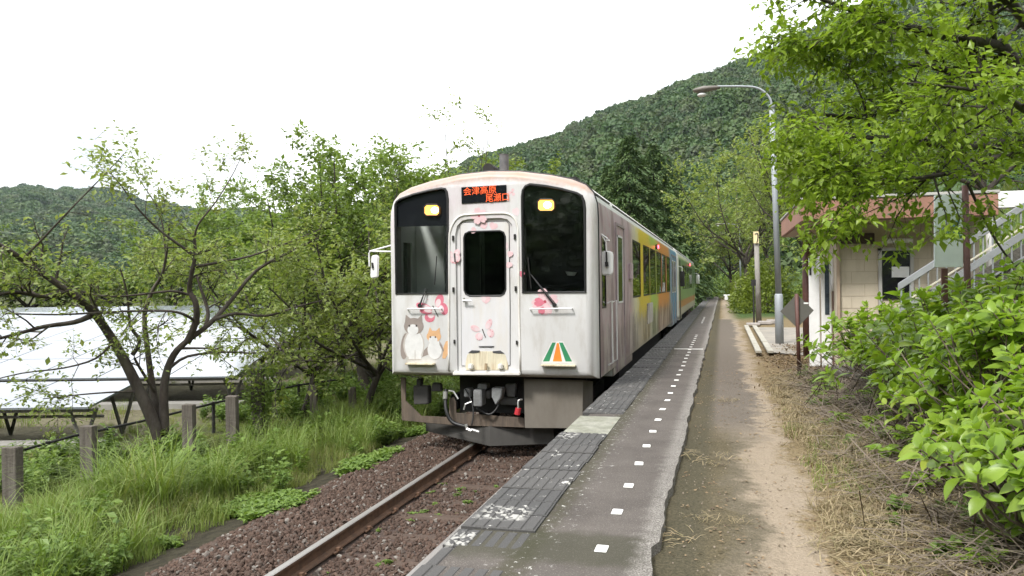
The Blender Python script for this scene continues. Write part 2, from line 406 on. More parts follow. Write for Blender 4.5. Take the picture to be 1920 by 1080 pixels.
rim = band(t, X, .44, 2, .07); base = mixc(t, mth(t, 'MULTIPLY', rim, .62), base, ramp(t, n2, [(.4, (.11, .10, .09)), (.62, (.38, .36, .33))]))
mo = mth(t, 'MULTIPLY', band(t, X, -.24, -.08, .06), ramp(t, n3, [(.34, (0, 0, 0)), (.48, (1, 1, 1))])); base = mixc(t, mth(t, 'MULTIPLY', mo, .65), base, (.042, .040, .020))
wp = mth(t, 'MULTIPLY', band(t, X, -.3, .0, .08), ramp(t, noise(t, 21, 4, .75), [(.60, (0, 0, 0)), (.66, (1, 1, 1))])); base = mixc(t, wp, base, (.5, .49, .46))
yy = sp.outputs[1]; jm = mth(t, 'ADD', mth(t, 'MULTIPLY', band(t, mth(t, 'ADD', yy, mth(t, 'MULTIPLY', n3, .25)), 4.1, 4.62, .08), mth(t, 'SUBTRACT', 1, rim)), band(t, yy, 16.26, 16.36, .02))
base = mixc(t, mth(t, 'MULTIPLY', jm, .55), base, (.03, .032, .014))
t.links.new(base, b.inputs['Base Color']); b.inputs['Roughness'].default_value = .9; b.inputs['Specular IOR Level'].default_value = .25
bump(t, b, mth(t, 'ADD', n2, n3), .45, .012)
slab = mesh('slab', V, F, m, plat)
# wall under the edge
mconc = plain('stained_concrete', (.20, .18, .155), .9, .35, 3, dirt=(.07, .06, .045), bmp=.3)
MB().box((-1.50, -3, -1.3), (-1.47, 96, -.12)).build('edge_wall', mconc, plat)
# edge tiles
m, t, b, o = new_mat('edge_tile_concrete')
oi = N('ShaderNodeObjectInfo', t); n1 = noise(t, 5, 5, .7); n2 = noise(t, 120, 2, .7); geo = N('ShaderNodeNewGeometry', t)
tcg = N('ShaderNodeTexNoise', t); tcg.inputs['Scale'].default_value = 7.5; tcg.inputs['Detail'].default_value = 6; tcg.inputs['Roughness'].default_value = .72; t.links.new(geo.outputs['Position'], tcg.inputs['Vector'])
base = ramp(t, n2, [(.3, (.030, .030, .030)), (.7, (.066, .064, .063))])
base = mixc(t, mth(t, 'MULTIPLY', oi.outputs['Random'], .35), base, (.105, .098, .092))
base = mixc(t, ramp(t, tcg.outputs[0], [(.61, (0, 0, 0)), (.66, (1, 1, 1))]), base, (.50, .49, .46))
spw = N('ShaderNodeSeparateXYZ', t); t.links.new(geo.outputs['Position'], spw.inputs[0]); worn = None
for x0, x1, y0, y1 in ((-1.50, -1.20, 4.60, 4.86), (-1.52, -1.36, 7.2, 7.4), (-1.54, -1.40, 4.1, 4.35)):
    k_ = mth(t, 'MULTIPLY', band(t, spw.outputs[0], x0, x1, .04), band(t, spw.outputs[1], y0, y1, .04)); worn = k_ if worn is None else mth(t, 'MAXIMUM', worn, k_)
nw = N('ShaderNodeTexNoise', t); nw.inputs['Scale'].default_value = 22; nw.inputs['Detail'].default_value = 5; t.links.new(geo.outputs['Position'], nw.inputs['Vector'])
base = mixc(t, mth(t, 'MULTIPLY', mth(t, 'MULTIPLY', worn, .7), ramp(t, nw.outputs[0], [(.49, (0, 0, 0)), (.55, (1, 1, 1))])), base, (.46, .45, .42))
spx = N('ShaderNodeSeparateXYZ', t); tcl = N('ShaderNodeTexCoord', t); t.links.new(tcl.outputs['Object'], spx.inputs[0])
t.links.new(base, b.inputs['Base Color']); b.inputs['Roughness'].default_value = .8; bump(t, b, n2, .3, .006); M_TILE = m
def tile_mesh(nrib):
    w, l = .46, .29; mb = MB()
    mb.box((-w / 2, -l / 2, -.06), (w / 2, l / 2, .010))
    st = w / nrib
    for i in range(nrib):
        a = -w / 2 + i * st + .008; c2 = a + st - .018
        mb.add([(a, -l / 2 + .006, .010), (c2, -l / 2 + .006, .010), (c2, l / 2 - .006, .010), (a, l / 2 - .006, .010), (a + .006, -l / 2 + .012, .017), (c2 - .006, -l / 2 + .012, .017), (c2 - .006, l / 2 - .012, .017), (a + .006, l / 2 - .012, .017)],
               [(4, 5, 6, 7), (0, 1, 5, 4), (1, 2, 6, 5), (2, 3, 7, 6), (3, 0, 4, 7)])
    o = mb.build('edge_tile', M_TILE); me = o.data; bpy.data.objects.remove(o); return me
tm = [tile_mesh(6), tile_mesh(6), tile_mesh(7)]
y = 2.6; i = 0
while y < 92:
    if not 7.45 < y < 8.5:
        o = link('edge_tile', tm[i % 3] if y > 9 else tm[0], plat)
        o.location = Vector((-1.315 + rnd.uniform(-.008, .008), y + .145, rnd.uniform(-.004, .006))) - plat.location
        o.rotation_euler = (rnd.gauss(0, .006), rnd.gauss(0, .008), rnd.gauss(0, .006))
        if y < 4.25: o.location.z -= .02
    y += .305; i += 1
mb = MB(); mb.box((-1.545, 7.44, -.09), (-1.08, 8.50, .006))
mb.build('patch_slab', plain('pale_mossy_concrete', (.24, .24, .20), .9, .3, 9, dirt=(.13, .135, .09), bmp=.5), plat, bevel=.01)
# white marker plates
mkm = plain('marker_white', (.78, .78, .76), .6, .08, 30, dirt=(.6, .58, .53))
mo_ = MB().box((-.034, -.055, 0), (.034, .055, .006)).build('marker', mkm, bevel=.004); mkme = mo_.data; bpy.data.objects.remove(mo_)
y = 4.22
for i in range(44):
    if y > 22.6 and y < 29: y += .70; continue
    o = link('marker', mkme, plat); o.location = Vector((-.662 - .0028 * (y - 4) + rnd.gauss(0, .004), y + rnd.gauss(0, .012), .001)) - plat.location; o.rotation_euler.z = rnd.gauss(0, .05)
    y += .70
MB().box((-1.05, 17.62, .0), (-.42, 17.70, .006)).build('painted_line', mkm, plat)

# ------------------------------------------------------------------ track
TX = -3.04
track = thing('railway_track', (TX, 0, -1.03), kind='structure')
mrail_side = plain('rusty_steel', (.115, .062, .036), .85, .35, 14, dirt=(.06, .035, .022), bmp=.2)
mrail_top = plain('worn_steel', (.34, .325, .31), .42, .15, 3, metal=.6, stretch=(8, .2, 1))
prof = [(-.062, 0), (.062, 0), (.058, .012), (.012, .03), (.009, .105), (.034, .118), (.034, .142), (.026, .15), (-.026, .15), (-.034, .142), (-.034, .118), (-.009, .105), (-.012, .03), (-.058, .012)]
for s in (-1, 1):
    xc = TX + s * .5655; mb = MB(); n = len(prof); yy = [-4, 60, 130]
    V = [(xc + p[0], y_, -1.03 + p[1]) for y_ in yy for p in prof]
    F = [(i * n + j, i * n + (j + 1) % n, (i + 1) * n + (j + 1) % n, (i + 1) * n + j) for i in range(2) for j in range(n)]
    r_ = mesh('rail', V, F, mrail_side, track); r_.data.materials.append(mrail_top)
    for p in r_.data.polygons:
        if abs(p.normal.z) > .3 and p.center.z > .141: p.material_index = 1
msl = plain('weathered_sleeper', (.062, .040, .029), .9, .4, 5, dirt=(.085, .058, .042), stretch=(1, 6, 6), bmp=.5)
so_ = MB().box((-1.0, -.10, -.14), (1.0, .10, .0)).build('sleeper', msl, bevel=.012, seg=1); slme = so_.data; bpy.data.objects.remove(so_)
pl_ = MB().box((-.09, -.075, 0), (.09, .075, .012)).box((-.10, -.02, .012), (-.06, .02, .04)).box((.06, -.02, .012), (.10, .02, .04)).build('rail_fastening', mrail_side); plme = pl_.data; bpy.data.objects.remove(pl_)
for i in range(110):
    yv = 3.3 + i * .66
    o = link('sleeper', slme, track); o.location = Vector((TX + rnd.gauss(0, .02), yv, -1.060 + rnd.gauss(0, .010))) - track.location; o.rotation_euler.z = rnd.gauss(0, .012)
    if i < 40:
        for s in (-1, 1):
            q = link('rail_fastening', plme, track); q.location = Vector((TX + s * .5655, yv, -1.03)) - track.location
# ballast sheet + stones
bx = np.arange(-5.3, -1.48, .12); by = np.concatenate([np.arange(-2, 30, .15), np.arange(30, 130, 3)])
BX, BY = np.meshgrid(bx, by)
def ballast_h(x, y):
    z = -1.055 + .0 * x
    z = z + .045 * np.exp(-((x + 4.25) / .35) ** 2) - .14 * sstep(-4.75, -5.25, x) + .018 * (fbm(x * 4, y * 4) - .5)
    return z - .02 * np.exp(-((x - TX) / .4) ** 2)
BZ = ballast_h(BX, BY); nx, ny = len(bx), len(by); idx = np.arange(nx * ny).reshape(ny, nx)
BF = np.stack([idx[:-1, :-1], idx[:-1, 1:], idx[1:, 1:], idx[1:, :-1]], -1).reshape(-1, 4)
mb_ = plain('ballast_dirt', (.060, .038, .030), .95, .45, 22, dirt=(.095, .07, .05), bmp=.8)
tag(mesh('track_bed', np.stack([BX, BY, BZ], -1).reshape(-1, 3), BF, mb_, smooth=True), kind='structure')
def stone(seed):
    r = np.random.default_rng(seed); bm = bmesh.new(); bmesh.ops.create_icosphere(bm, subdivisions=1, radius=.5)
    for v in bm.verts:
        v.co *= 1 + r.normal() * .16; v.co.z *= .72; v.co.y *= .85
    me = bpy.data.meshes.new('stone'); bm.to_mesh(me); bm.free(); return me
m, t, b, o = new_mat('ballast_stone')
oi = N('ShaderNodeObjectInfo', t)
c = ramp(t, oi.outputs['Random'], [(0, (.042, .023, .015)), (.45, (.082, .043, .029)), (.8, (.115, .066, .046)), (.93, (.10, .085, .075)), (.965, (.33, .31, .28))])
c = mixc(t, noise(t, 4, 3, .6), c, (.05, .034, .024)); t.links.new(c, b.inputs['Base Color']); b.inputs['Roughness'].default_value = .85; M_STONE = m
stones = [stone(i) for i in range(7)]
def ballast_pts(n, x0, x1, y0, y1, pw=1.0):
    x = x0 + (x1 - x0) * RNG.random(n); y = y0 + (y1 - y0) * RNG.random(n) ** pw; return x, y
xa, ya = ballast_pts(24000, -5.05, -3.72, 3.0, 16, 1.25); xb, yb = ballast_pts(17000, -3.62, -1.55, 3.0, 12.5, 1.2); xc_, yc = ballast_pts(3500, -5.05, -3.72, 16, 40, 1)
keep = fbm(xb * 2.2, yb * 2.2) > .30; xb, yb = xb[keep], yb[keep]
kz = np.abs(xb - (TX - .5655)) > .1; xb, yb = xb[kz], yb[kz]
# stones lie between the sleepers, only few on top of them
ph = ((yb - 3.3 + .33) % .66) - .33; on = (np.abs(ph) < .11) & (xb < TX + 1) & (RNG.random(len(xb)) < .62); xb, yb = xb[~on], yb[~on]
x = np.concatenate([xa, xb, xc_]); y = np.concatenate([ya, yb, yc]); n = len(x)
s = (.024 + .030 * RNG.random(n) ** 1.8); z = ballast_h(x, y) + s * .12 + np.where(x < -3.7, .02 * RNG.random(n), 0)
tag(scatter('ballast', np.stack([x, y, z], -1), RNG.random((n, 3)) * 6.28, np.stack([s * (1 + .3 * RNG.random(n)), s * (1 + .3 * RNG.random(n)), s], -1) * 1.15, stones, M_STONE), kind='stuff')

# ------------------------------------------------------------------ hills
def ridge_fn(pts):
    az = []; el = []
    for u, v in pts:
        d = ray(u, v); az.append(math.atan2(d[0], d[1])); el.append(math.atan2(d[2], math.hypot(d[0], d[1])))
    az, el = np.array(az), np.array(el); return lambda a: np.interp(a, az, el), az[0], az[-1]
def hill(name, pts, R0, R1, mat, drop, rough, n_az, n_r, seed):
    fn, a0, a1 = ridge_fn(pts); A, T = np.meshgrid(np.linspace(a0, a1, n_az), np.linspace(-.04, 1.35, n_r)); 
    def H(A, T):
        el = fn(A); r = R0 + (R1 - R0) * T
        top = R1 * np.tan(el) + 1.46 - drop
        k = np.where(T < 1, np.clip(T, -1, 1) ** 1.0 * (T > 0) + (T <= 0) * T * .2, 1 - (T - 1) * .55)
        h = -2 + (top + 2) * k
        h = h + rough * (fbm(A * 22 + seed, T * 5 + seed) - .5) * np.sin(np.clip(T, 0, 1) * math.pi) + rough * .25 * (fbm(A * 60, T * 14) - .5) * np.clip(T * 3, 0, 1)
        return r * np.sin(A), r * np.cos(A), h
    x, y, h = H(A, T); idx = np.arange(A.size).reshape(A.shape)
    Fh = np.stack([idx[:-1, :-1], idx[:-1, 1:], idx[1:, 1:], idx[1:, :-1]], -1).reshape(-1, 4)
    tag(mesh(name, np.stack([x, y, h], -1).reshape(-1, 3), Fh, mat, smooth=True), kind='structure'); return H, a0, a1
def tree_clump(seed, n=800, leaf=.135):
    r = np.random.default_rng(seed); d = rand_dirs(n, 1, r); d[:, 2] = np.abs(d[:, 2]) * 1.0 - .25
    lob = 1 + .22 * np.sin(d[:, 0] * 5 + seed) * np.cos(d[:, 1] * 4 + 2 * seed) + .10 * r.normal(size=n)
    p = d * lob[:, None] * np.array([.55, .55, .62]); dirs = rand_dirs(n, .6, r) * .8 + d * .4; up = d * .9 + rand_dirs(n, 1, r) * .5
    V, F = leaves((np.array([[-.4, 0, 0], [0, -.5, .0], [.45, .1, 0], [.1, .55, .05]]), np.array([[0, 1, 2], [0, 2, 3]])), p, dirs, up, leaf * (.7 + .7 * r.random(n)))
    bm = bmesh.new(); bmesh.ops.create_icosphere(bm, subdivisions=2, radius=.47); co_ = np.array([v.co[:] for v in bm.verts]); fa = np.array([[v.index for v in f.verts] for f in bm.faces]); bm.free()
    k = len(V); return bare_mesh('tree_crown', np.concatenate([V, co_]), np.concatenate([F, fa + k]))
M_FOREST = leafmat('forest_leaves', [(.026, .058, .018), (.038, .080, .023), (.052, .100, .028), (.074, .118, .034), (.064, .082, .036), (.032, .068, .022)], .2, .6, by_object=True)
mfl = plain('forest_floor', (.018, .03, .012), .95, .3, .05)
mt_pts = [(640, 420), (760, 350), (900, 300), (1000, 265), (1070, 250), (1120, 215), (1170, 190), (1230, 172), (1290, 150), (1400, 108), (1500, 72), (1560, 38), (1650, 0), (1800, -60), (2100, -150), (2500, -200), (2900, -160)]
Hm, a0, a1 = hill('mountain', mt_pts, 150, 640, mfl, 8, 38, 90, 60, 3)
clumps = [tree_clump(i) for i in range(6)]
n = 15000; A = a0 + (a1 - a0) * RNG.random(n); r = np.sqrt(150 ** 2 + (690 ** 2 - 150 ** 2) * RNG.random(n)); T = (r - 150) / 490
A = A[(A < .62 * 1.05)]; T = T[:len(A)]; n = len(A)
x, y, h = Hm(A, T); s = 7.0 + 5.2 * RNG.random(n); s *= .75 + .4 * fbm(x * .02, y * .02)
scatter('forest', np.stack([x, y, h + s * .30], -1), np.stack([RNG.normal(size=n) * .1, RNG.normal(size=n) * .1, RNG.random(n) * 6.28], -1), np.stack([s, s, s * (.85 + .4 * RNG.random(n))], -1), clumps, M_FOREST)
lf_pts = [(-700, 330), (-300, 340), (0, 364), (60, 354), (130, 364), (200, 358), (250, 374), (300, 388), (420, 402), (470, 396), (560, 420), (700, 440), (900, 470)]
Hl, a0, a1 = hill('hill', lf_pts, 420, 1150, mfl, 5, 40, 70, 40, 9)
n = 5000; A = a0 + (a1 - a0) * RNG.random(n); r = np.sqrt(430 ** 2 + (1190 ** 2 - 430 ** 2) * RNG.random(n)); T = (r - 420) / 730
x, y, h = Hl(A, T); s = 12 + 8 * RNG.random(n)
scatter('distant_forest', np.stack([x, y, h + s * .22], -1), np.stack([0 * s, 0 * s, RNG.random(n) * 6.28], -1), np.stack([s, s, s * .8], -1), clumps, M_FOREST)

# the valley goes on behind and beside the camera
def ring_hill(name, fname, aa, els, R0, R1, n, seed, sc):
    az = np.radians(aa); el = np.radians(els)
    A, T = np.meshgrid(np.linspace(az[0], az[-1], 80), np.linspace(-.04, 1.3, 24))
    def H(A, T):
        e = np.interp(A, az, el); top = R1 * np.tan(e); k = np.where(T < 1, np.clip(T, -.1, 1), 1 - (T - 1) * .5); r = R0 + (R1 - R0) * T
        return r * np.sin(A), r * np.cos(A), -2 + (top + 2) * k + 30 * (fbm(A * 14 + seed, T * 4 + seed) - .5) * np.sin(np.clip(T, 0, 1) * math.pi)
    x, y, h = H(A, T); idx = np.arange(A.size).reshape(A.shape); Fh = np.stack([idx[:-1, :-1], idx[:-1, 1:], idx[1:, 1:], idx[1:, :-1]], -1).reshape(-1, 4)
    tag(mesh(name, np.stack([x, y, h], -1).reshape(-1, 3), Fh, mfl, smooth=True), kind='structure')
    A = az[0] + (az[-1] - az[0]) * RNG.random(n); r = np.sqrt(R0 ** 2 + (R1 ** 2 - R0 ** 2) * RNG.random(n)); x, y, h = H(A, (r - R0) / (R1 - R0)); s = sc * (1 + .6 * RNG.random(n))
    scatter(fname, np.stack([x, y, h + s * .25], -1), np.stack([0 * s, 0 * s, RNG.random(n) * 6.28], -1), np.stack([s, s, s * .85], -1), clumps, M_FOREST)
ring_hill('hill', 'distant_forest', [42, 60, 90, 130, 170, 210, 250, 285, 302], [24, 27, 26, 23, 19, 16, 13, 10, 7], 130, 520, 3500, 5, 14)

# thin valley air
hb = MB().box((-1700, -900, -6), (1700, 2400, 420)).build('haze'); hb['kind'] = 'stuff'
hm = bpy.data.materials.new('valley_haze'); hm.use_nodes = True; hm.node_tree.nodes.clear(); ho = N('ShaderNodeOutputMaterial', hm.node_tree); hv = N('ShaderNodeVolumePrincipled', hm.node_tree)
hv.inputs['Color'].default_value = (.80, .90, 1, 1); hv.inputs['Density'].default_value = .00008; hv.inputs['Anisotropy'].default_value = .2; hm.node_tree.links.new(hv.outputs[0], ho.inputs['Volume']); hb.data.materials.append(hm)

# ================================================================== RAILCARS
HW = 1.55; XC = -3.2; CY = 10.5; CL = 19.35
SEC = [(1.55, .16), (1.55, 2.38), (1.54, 2.58), (1.49, 2.74), (1.39, 2.85), (1.2, 2.935), (.9, 3.01), (.45, 3.085), (0, 3.11)]
SEC = SEC + [(-x, z) for x, z in SEC[-2::-1]]
def fp(u, v, dy=0.0): return PY(u, v, CY + dy)
def z1(x, y, dy=0.0): return fp(680 + x / 3.4833, 270 + y / 3.4833, dy)
def z2(x, y, dy=0.0): return fp(680 + x / 3.375, 540 + y / 3.375, dy)
def z7(x, y, dy=0.0): return fp(740 + x / 6, 540 + y / 6, dy)

def livery(kind):
    m, t, b, o = new_mat('livery_' + kind)
    tcn = N('ShaderNodeTexCoord', t); sp = N('ShaderNodeSeparateXYZ', t); t.links.new(tcn.outputs['Object'], sp.inputs[0]); X, Y, Z = sp.outputs
    n1 = noise(t, 1.3, 5, .6); n2 = noise(t, 4.5, 6, .65); n3 = noise(t, 1.25, 6, .6, stretch=(1.1, 1.1, .5)); n4 = noise(t, 14, 4, .7); n5 = noise(t, 2.2, 6, .7, stretch=(2, 2.6, .5))
    yw = mth(t, 'ADD', Y, mth(t, 'MULTIPLY', mth(t, 'SUBTRACT', n2, .5), 2.2))
    if kind == 'floral':
        side = ramp(t, mth(t, 'DIVIDE', yw, 19.35), [(0, (.44, .37, .39)), (.20, (.42, .33, .36)), (.26, (.60, .58, .38)), (.30, (.60, .47, .03)), (.40, (.58, .44, .04)), (.44, (.32, .46, .08)), (.52, (.36, .44, .08)), (.56, (.56, .21, .05)), (.76, (.54, .23, .06)), (.82, (.12, .28, .42)), (1, (.07, .23, .42))])
        side = mixc(t, mth(t, 'MULTIPLY', mth(t, 'MULTIPLY', ramp(t, n2, [(.5, (0, 0, 0)), (.62, (1, 1, 1))]), .55), mth(t, 'SUBTRACT', 1, band(t, Y, 4.3, 30, .3))), side, (.42, .20, .26), 'MIX')
        # drawings of dry grass along the lower panels
        lowm = mth(t, 'MULTIPLY', band(t, mth(t, 'ADD', Z, mth(t, 'MULTIPLY', n2, .9)), .2, 2.15, .18), 1.0)
        pale = mixc(t, ramp(t, n3, [(.44, (0, 0, 0)), (.53, (1, 1, 1))]), (.36, .33, .30), (.085, .07, .07))
        pale = mixc(t, ramp(t, n4, [(.6, (0, 0, 0)), (.68, (1, 1, 1))]), pale, side)
        side = mixc(t, mth(t, 'MULTIPLY', lowm, mth(t, 'SUBTRACT', .82, mth(t, 'MULTIPLY', band(t, Y, 16.2, 30, .3), .7))), side, pale)
        side = mixc(t, mth(t, 'MULTIPLY', band(t, Y, .12, 4.2, .3), mth(t, 'MULTIPLY', ramp(t, n3, [(.50, (0, 0, 0)), (.58, (1, 1, 1))]), .7)), side, (.18, .11, .13))
        front = mixc(t, mth(t, 'MULTIPLY', ramp(t, n1, [(.42, (0, 0, 0)), (.7, (1, 1, 1))]), mth(t, 'MULTIPLY', band(t, Z, 2.7, 4.4, .5), .8)), (.585, .58, .58), (.57, .47, .52))
        c = mixc(t, band(t, Y, .165, 100, .012), front, side)
    else:
        c = mixc(t, band(t, Z, 2.3, 3.35, .05), (.27, .40, .17), (.16, .26, .13))
        c = mixc(t, band(t, mth(t, 'ADD', Z, mth(t, 'MULTIPLY', n2, .2)), 1.3, 1.75, .05), c, (.55, .25, .10))
        c = mixc(t, band(t, Z, .5, 1.35, .04), c, (.55, .50, .40))
        c = mixc(t, band(t, Z, 3.4, 3.75, .03), c, (.66, .66, .50))
        c = mixc(t, band(t, Y, -.5, .9, .03), c, (.74, .74, .72))
    roofc = mixc(t, ramp(t, n2, [(.35, (0, 0, 0)), (.65, (1, 1, 1))]), (.36, .18, .10), (.30, .22, .18))
    roofm = mth(t, 'MULTIPLY', band(t, mth(t, 'ADD', mth(t, 'ADD', Z, mth(t, 'MULTIPLY', mth(t, 'MULTIPLY', X, X), .105)), mth(t, 'MULTIPLY', mth(t, 'SUBTRACT', n4, .5), .10)), 3.84, 9, .055), 1.0)
    c = mixc(t, mth(t, 'MULTIPLY', roofm, .8 if kind == 'floral' else .4), c, roofc)
    # grime: vertical streaks, lower edge, specks
    st = ramp(t, n5, [(.48, (0, 0, 0)), (.75, (1, 1, 1))]); c = mixc(t, mth(t, 'MULTIPLY', st, mth(t, 'SUBTRACT', .58, mth(t, 'MULTIPLY', band(t, Y, 4.2, 30, .3), .38))), c, (.34, .30, .25))
    c = mixc(t, mth(t, 'MULTIPLY', band(t, mth(t, 'ADD', Z, mth(t, 'MULTIPLY', n4, .12)), .5, 1.16, .05), .45), c, (.33, .30, .25))
    c = mixc(t, mth(t, 'MULTIPLY', ramp(t, noise(t, 38, 3, .8), [(.66, (0, 0, 0)), (.72, (1, 1, 1))]), .5), c, (.28, .22, .17))
    ins = mth(t, 'MULTIPLY', band(t, X, -1.525, 1.525, .002), mth(t, 'MULTIPLY', band(t, Y, .19, 19.2, .004), band(t, Z, .9, 3.72, .004)))
    c = mixc(t, ins, c, (.68, .69, .68))
    t.links.new(c, b.inputs['Base Color']); b.inputs['Roughness'].default_value = .42; b.inputs['Specular IOR Level'].default_value = .4
    bump(t, b, n1, .05, .02); return m
def glassmat(name, tint, refl=1.0):
    m = bpy.data.materials.new(name); m.use_nodes = True; t = m.node_tree; t.nodes.clear(); o = N('ShaderNodeOutputMaterial', t)
    fr = N('ShaderNodeFresnel', t); fr.inputs[0].default_value = 1.6; gl = N('ShaderNodeBsdfGlossy', t); gl.inputs['Roughness'].default_value = .025; gl.inputs['Color'].default_value = (refl, refl, refl, 1)
    tr = N('ShaderNodeBsdfTransparent', t); tr.inputs[0].default_value = (*tint, 1); mx = N('ShaderNodeMixShader', t)
    t.links.new(fr.outputs[0], mx.inputs[0]); t.links.new(tr.outputs[0], mx.inputs[1]); t.links.new(gl.outputs[0], mx.inputs[2]); t.links.new(mx.outputs[0], o.inputs[0]); return m
M_GLASS = glassmat('cab_glass', (.90, .93, .91)); M_GLASS2 = glassmat('tinted_glass', (.36, .41, .36)); 
M_BLACK = plain('black_rubber', (.012, .012, .013), .5, .2, 5); M_BLKGLASS = plain('black_glass', (.010, .011, .014), .08, .1, 5)
M_WHITE = plain('dirty_white_paint', (.72, .71, .69), .45, .08, 3, dirt=(.50, .45, .38)); M_PIPE = plain('white_pipe', (.74, .74, .74), .35, .06, 9)
M_FRAMEBROWN = plain('grimy_underframe', (.115, .088, .066), .85, .35, 4, dirt=(.06, .048, .04), stretch=(4, 4, .6), bmp=.2)
M_DARK = plain('underframe_black', (.018, .017, .016), .8, .3, 4); M_GREY = plain('cast_grey', (.20, .205, .21), .6, .25, 8, dirt=(.08, .07, .06)); M_STEEL = plain('bright_fitting', (.55, .55, .54), .35, .1, 9, metal=.7)
M_INT = plain('cab_interior_grey', (.60, .61, .60), .7, .08, 3); M_BACKING = plain('dark_backing', (.020, .020, .025), .8, .2, 3); M_RED = plain('red_cock', (.45, .03, .04), .45, .2, 6)

def car_body(root, kind, y0, front_cut, side_cut, recess):
    offs = [(0, .15), (.018, .085), (.055, .04), (.105, .012), (.165, 0), (CL - .1, 0), (CL, .06)]
    V = []; F = []; n = len(SEC)
    for dy, d in offs:
        kx = (HW - d) / HW; kz = (1.48 - d * .75) / 1.48
        V += [(XC + x * kx, y0 + dy, 1.635 + (z - 1.635) * kz) for x, z in SEC]
    for i in range(len(offs) - 1):
        for j in range(n): F.append((i * n + j, i * n + (j + 1) % n, (i + 1) * n + (j + 1) % n, (i + 1) * n + j))
    F.append(tuple(range(n))[::-1]); F.append(tuple(range((len(offs) - 1) * n, len(offs) * n)))
    o = mesh('body', V, F, livery(kind), root)
    bm = bmesh.new(); bm.from_mesh(o.data); bmesh.ops.recalc_face_normals(bm, faces=bm.faces); bm.to_mesh(o.data); bm.free()
    cut = []
    inner = MB().box((XC - 1.50, y0 + .2, .25), (XC + 1.50, y0 + CL - .2, 2.80)).build('c', None, root); cut.append(inner)
    mb = MB()
    for q in front_cut: mb.prism([p + Vector((0, -.3, 0)) for p in q], (0, .9, 0))
    if front_cut: cut.append(mb.build('c', None, root))
    if recess: cut.append(MB().prism([p + Vector((0, -.3, 0)) for p in recess], (0, .335, 0)).build('c', None, root))
    mb = MB()
    for a, b2, za, zb in side_cut: mb.box((XC - 2, y0 + a, za), (XC + 2, y0 + b2, zb))
    cut.append(mb.build('c', None, root))
    boolean_cut(o, cut)
    bm = bmesh.new(); bm.from_mesh(o.data)
    for f in bm.faces: f.smooth = abs(f.normal.y) < .97 and f.calc_area() < 12
    bm.to_mesh(o.data); bm.free()
    o.data.set_sharp_from_angle(angle=math.radians(32)); return o
def side_window(root, y0, a, b2, za, zb, side=1):
    xs = XC + side * (HW - .012)
    w = MB().box((xs - .006, y0 + a, za), (xs + .006, y0 + b2, zb)).build('side_window', M_GLASS2, root)
    e = .03; xo = XC + side * (HW + .004); xi = XC + side * (HW - .03); lo, hi = min(xo, xi), max(xo, xi); mb = MB()
    mb.box((lo, y0 + a - e, za - e), (hi, y0 + a, zb + e)).box((lo, y0 + b2, za - e), (hi, y0 + b2 + e, zb + e)).box((lo, y0 + a, zb), (hi, y0 + b2, zb + e)).box((lo, y0 + a, za - e), (hi, y0 + b2, za))
    mb.build('window_frame', M_BLACK, w); return w
def bogie(root, yc):
    mb = MB()
    for s in (-1, 1): mb.box((XC + s * .98 - .07, yc - 1.35, -.52), (XC + s * .98 + .07, yc + 1.35, -.28))
    mb.box((XC - 1.0, yc - .25, -.5), (XC + 1.0, yc + .25, -.2)); fr = mb.build('bogie', M_DARK, root, bevel=.02)
    for dy in (-1.0, 1.0):
        for s in (-1, 1):
            xw = XC + .075 + s * .56; MB().tube([(xw - .06, yc + dy, -.46), (xw + .06, yc + dy, -.46)], .42, 24).build('wheel', M_DARK, fr)

root = thing('railcar', (XC, CY, -.88), 'front railcar with a white flower printed face and lit headlights', 'train car', 'railcars coupled at the platform')
winL = [(213, 398), (222, 378), (245, 360), (330, 330), (430, 305), (515, 290), (538, 294), (548, 312), (555, 360), (558, 975), (220, 978)]
winR = [(1041, 345), (1047, 300), (1064, 275), (1092, 264), (1190, 274), (1300, 295), (1398, 322), (1430, 340), (1444, 372), (1450, 420), (1455, 967), (1048, 970)]
winD = [(663, 610), (672, 585), (695, 573), (898, 567), (922, 578), (933, 605), (936, 950), (925, 978), (905, 990), (700, 992), (675, 980), (665, 955)]
rec = [(604, 590), (616, 535), (650, 500), (690, 490), (900, 482), (945, 492), (975, 525), (985, 570), (990, 1080)]
recw = [z1(*p) for p in rec] + [z2(968, 520), z2(598, 524)]
wl = [z1(*p) for p in winL]; wr = [z1(*p) for p in winR]; wd = [z1(*p, .035) for p in winD]
SIDEW = [(4.43, 5.83, 1.23, 2.29), (6.5, 7.9, 1.23, 2.29), (8.15, 9.65, 1.23, 2.29), (9.98, 11.6, 1.23, 2.29), (11.9, 13.35, 1.23, 2.29), (13.8, 15.3, 1.23, 2.29)]
body = car_body(root, 'floral', CY, [wl, wr, [z1(*p) for p in winD]], [(.48, .82, 1.15, 2.15)] + SIDEW, recw)
for q in SIDEW:
    for s in (-1, 1): side_window(root, CY, *q, side=s)
side_window(root, CY, .48, .82, 1.15, 2.15, 1); 
lw = MB().box((XC - HW + .01, CY + .48, 1.15), (XC - HW + .02, CY + .82, 2.15)).build('side_window', M_GLASS, root)
def pane(name, poly, mat, dy, parent=root, th=.008): return MB().prism([p + Vector((0, dy, 0)) for p in poly], (0, th, 0)).build(name, mat, parent)
def gasket(poly, parent, r=.020, dy=.0, mat=M_BLACK):
    P = [p + Vector((0, dy, 0)) for p in poly]; P = P + [P[0], P[1]]
    return MB().tube(P, r, 6, False).build('gasket', mat, parent)
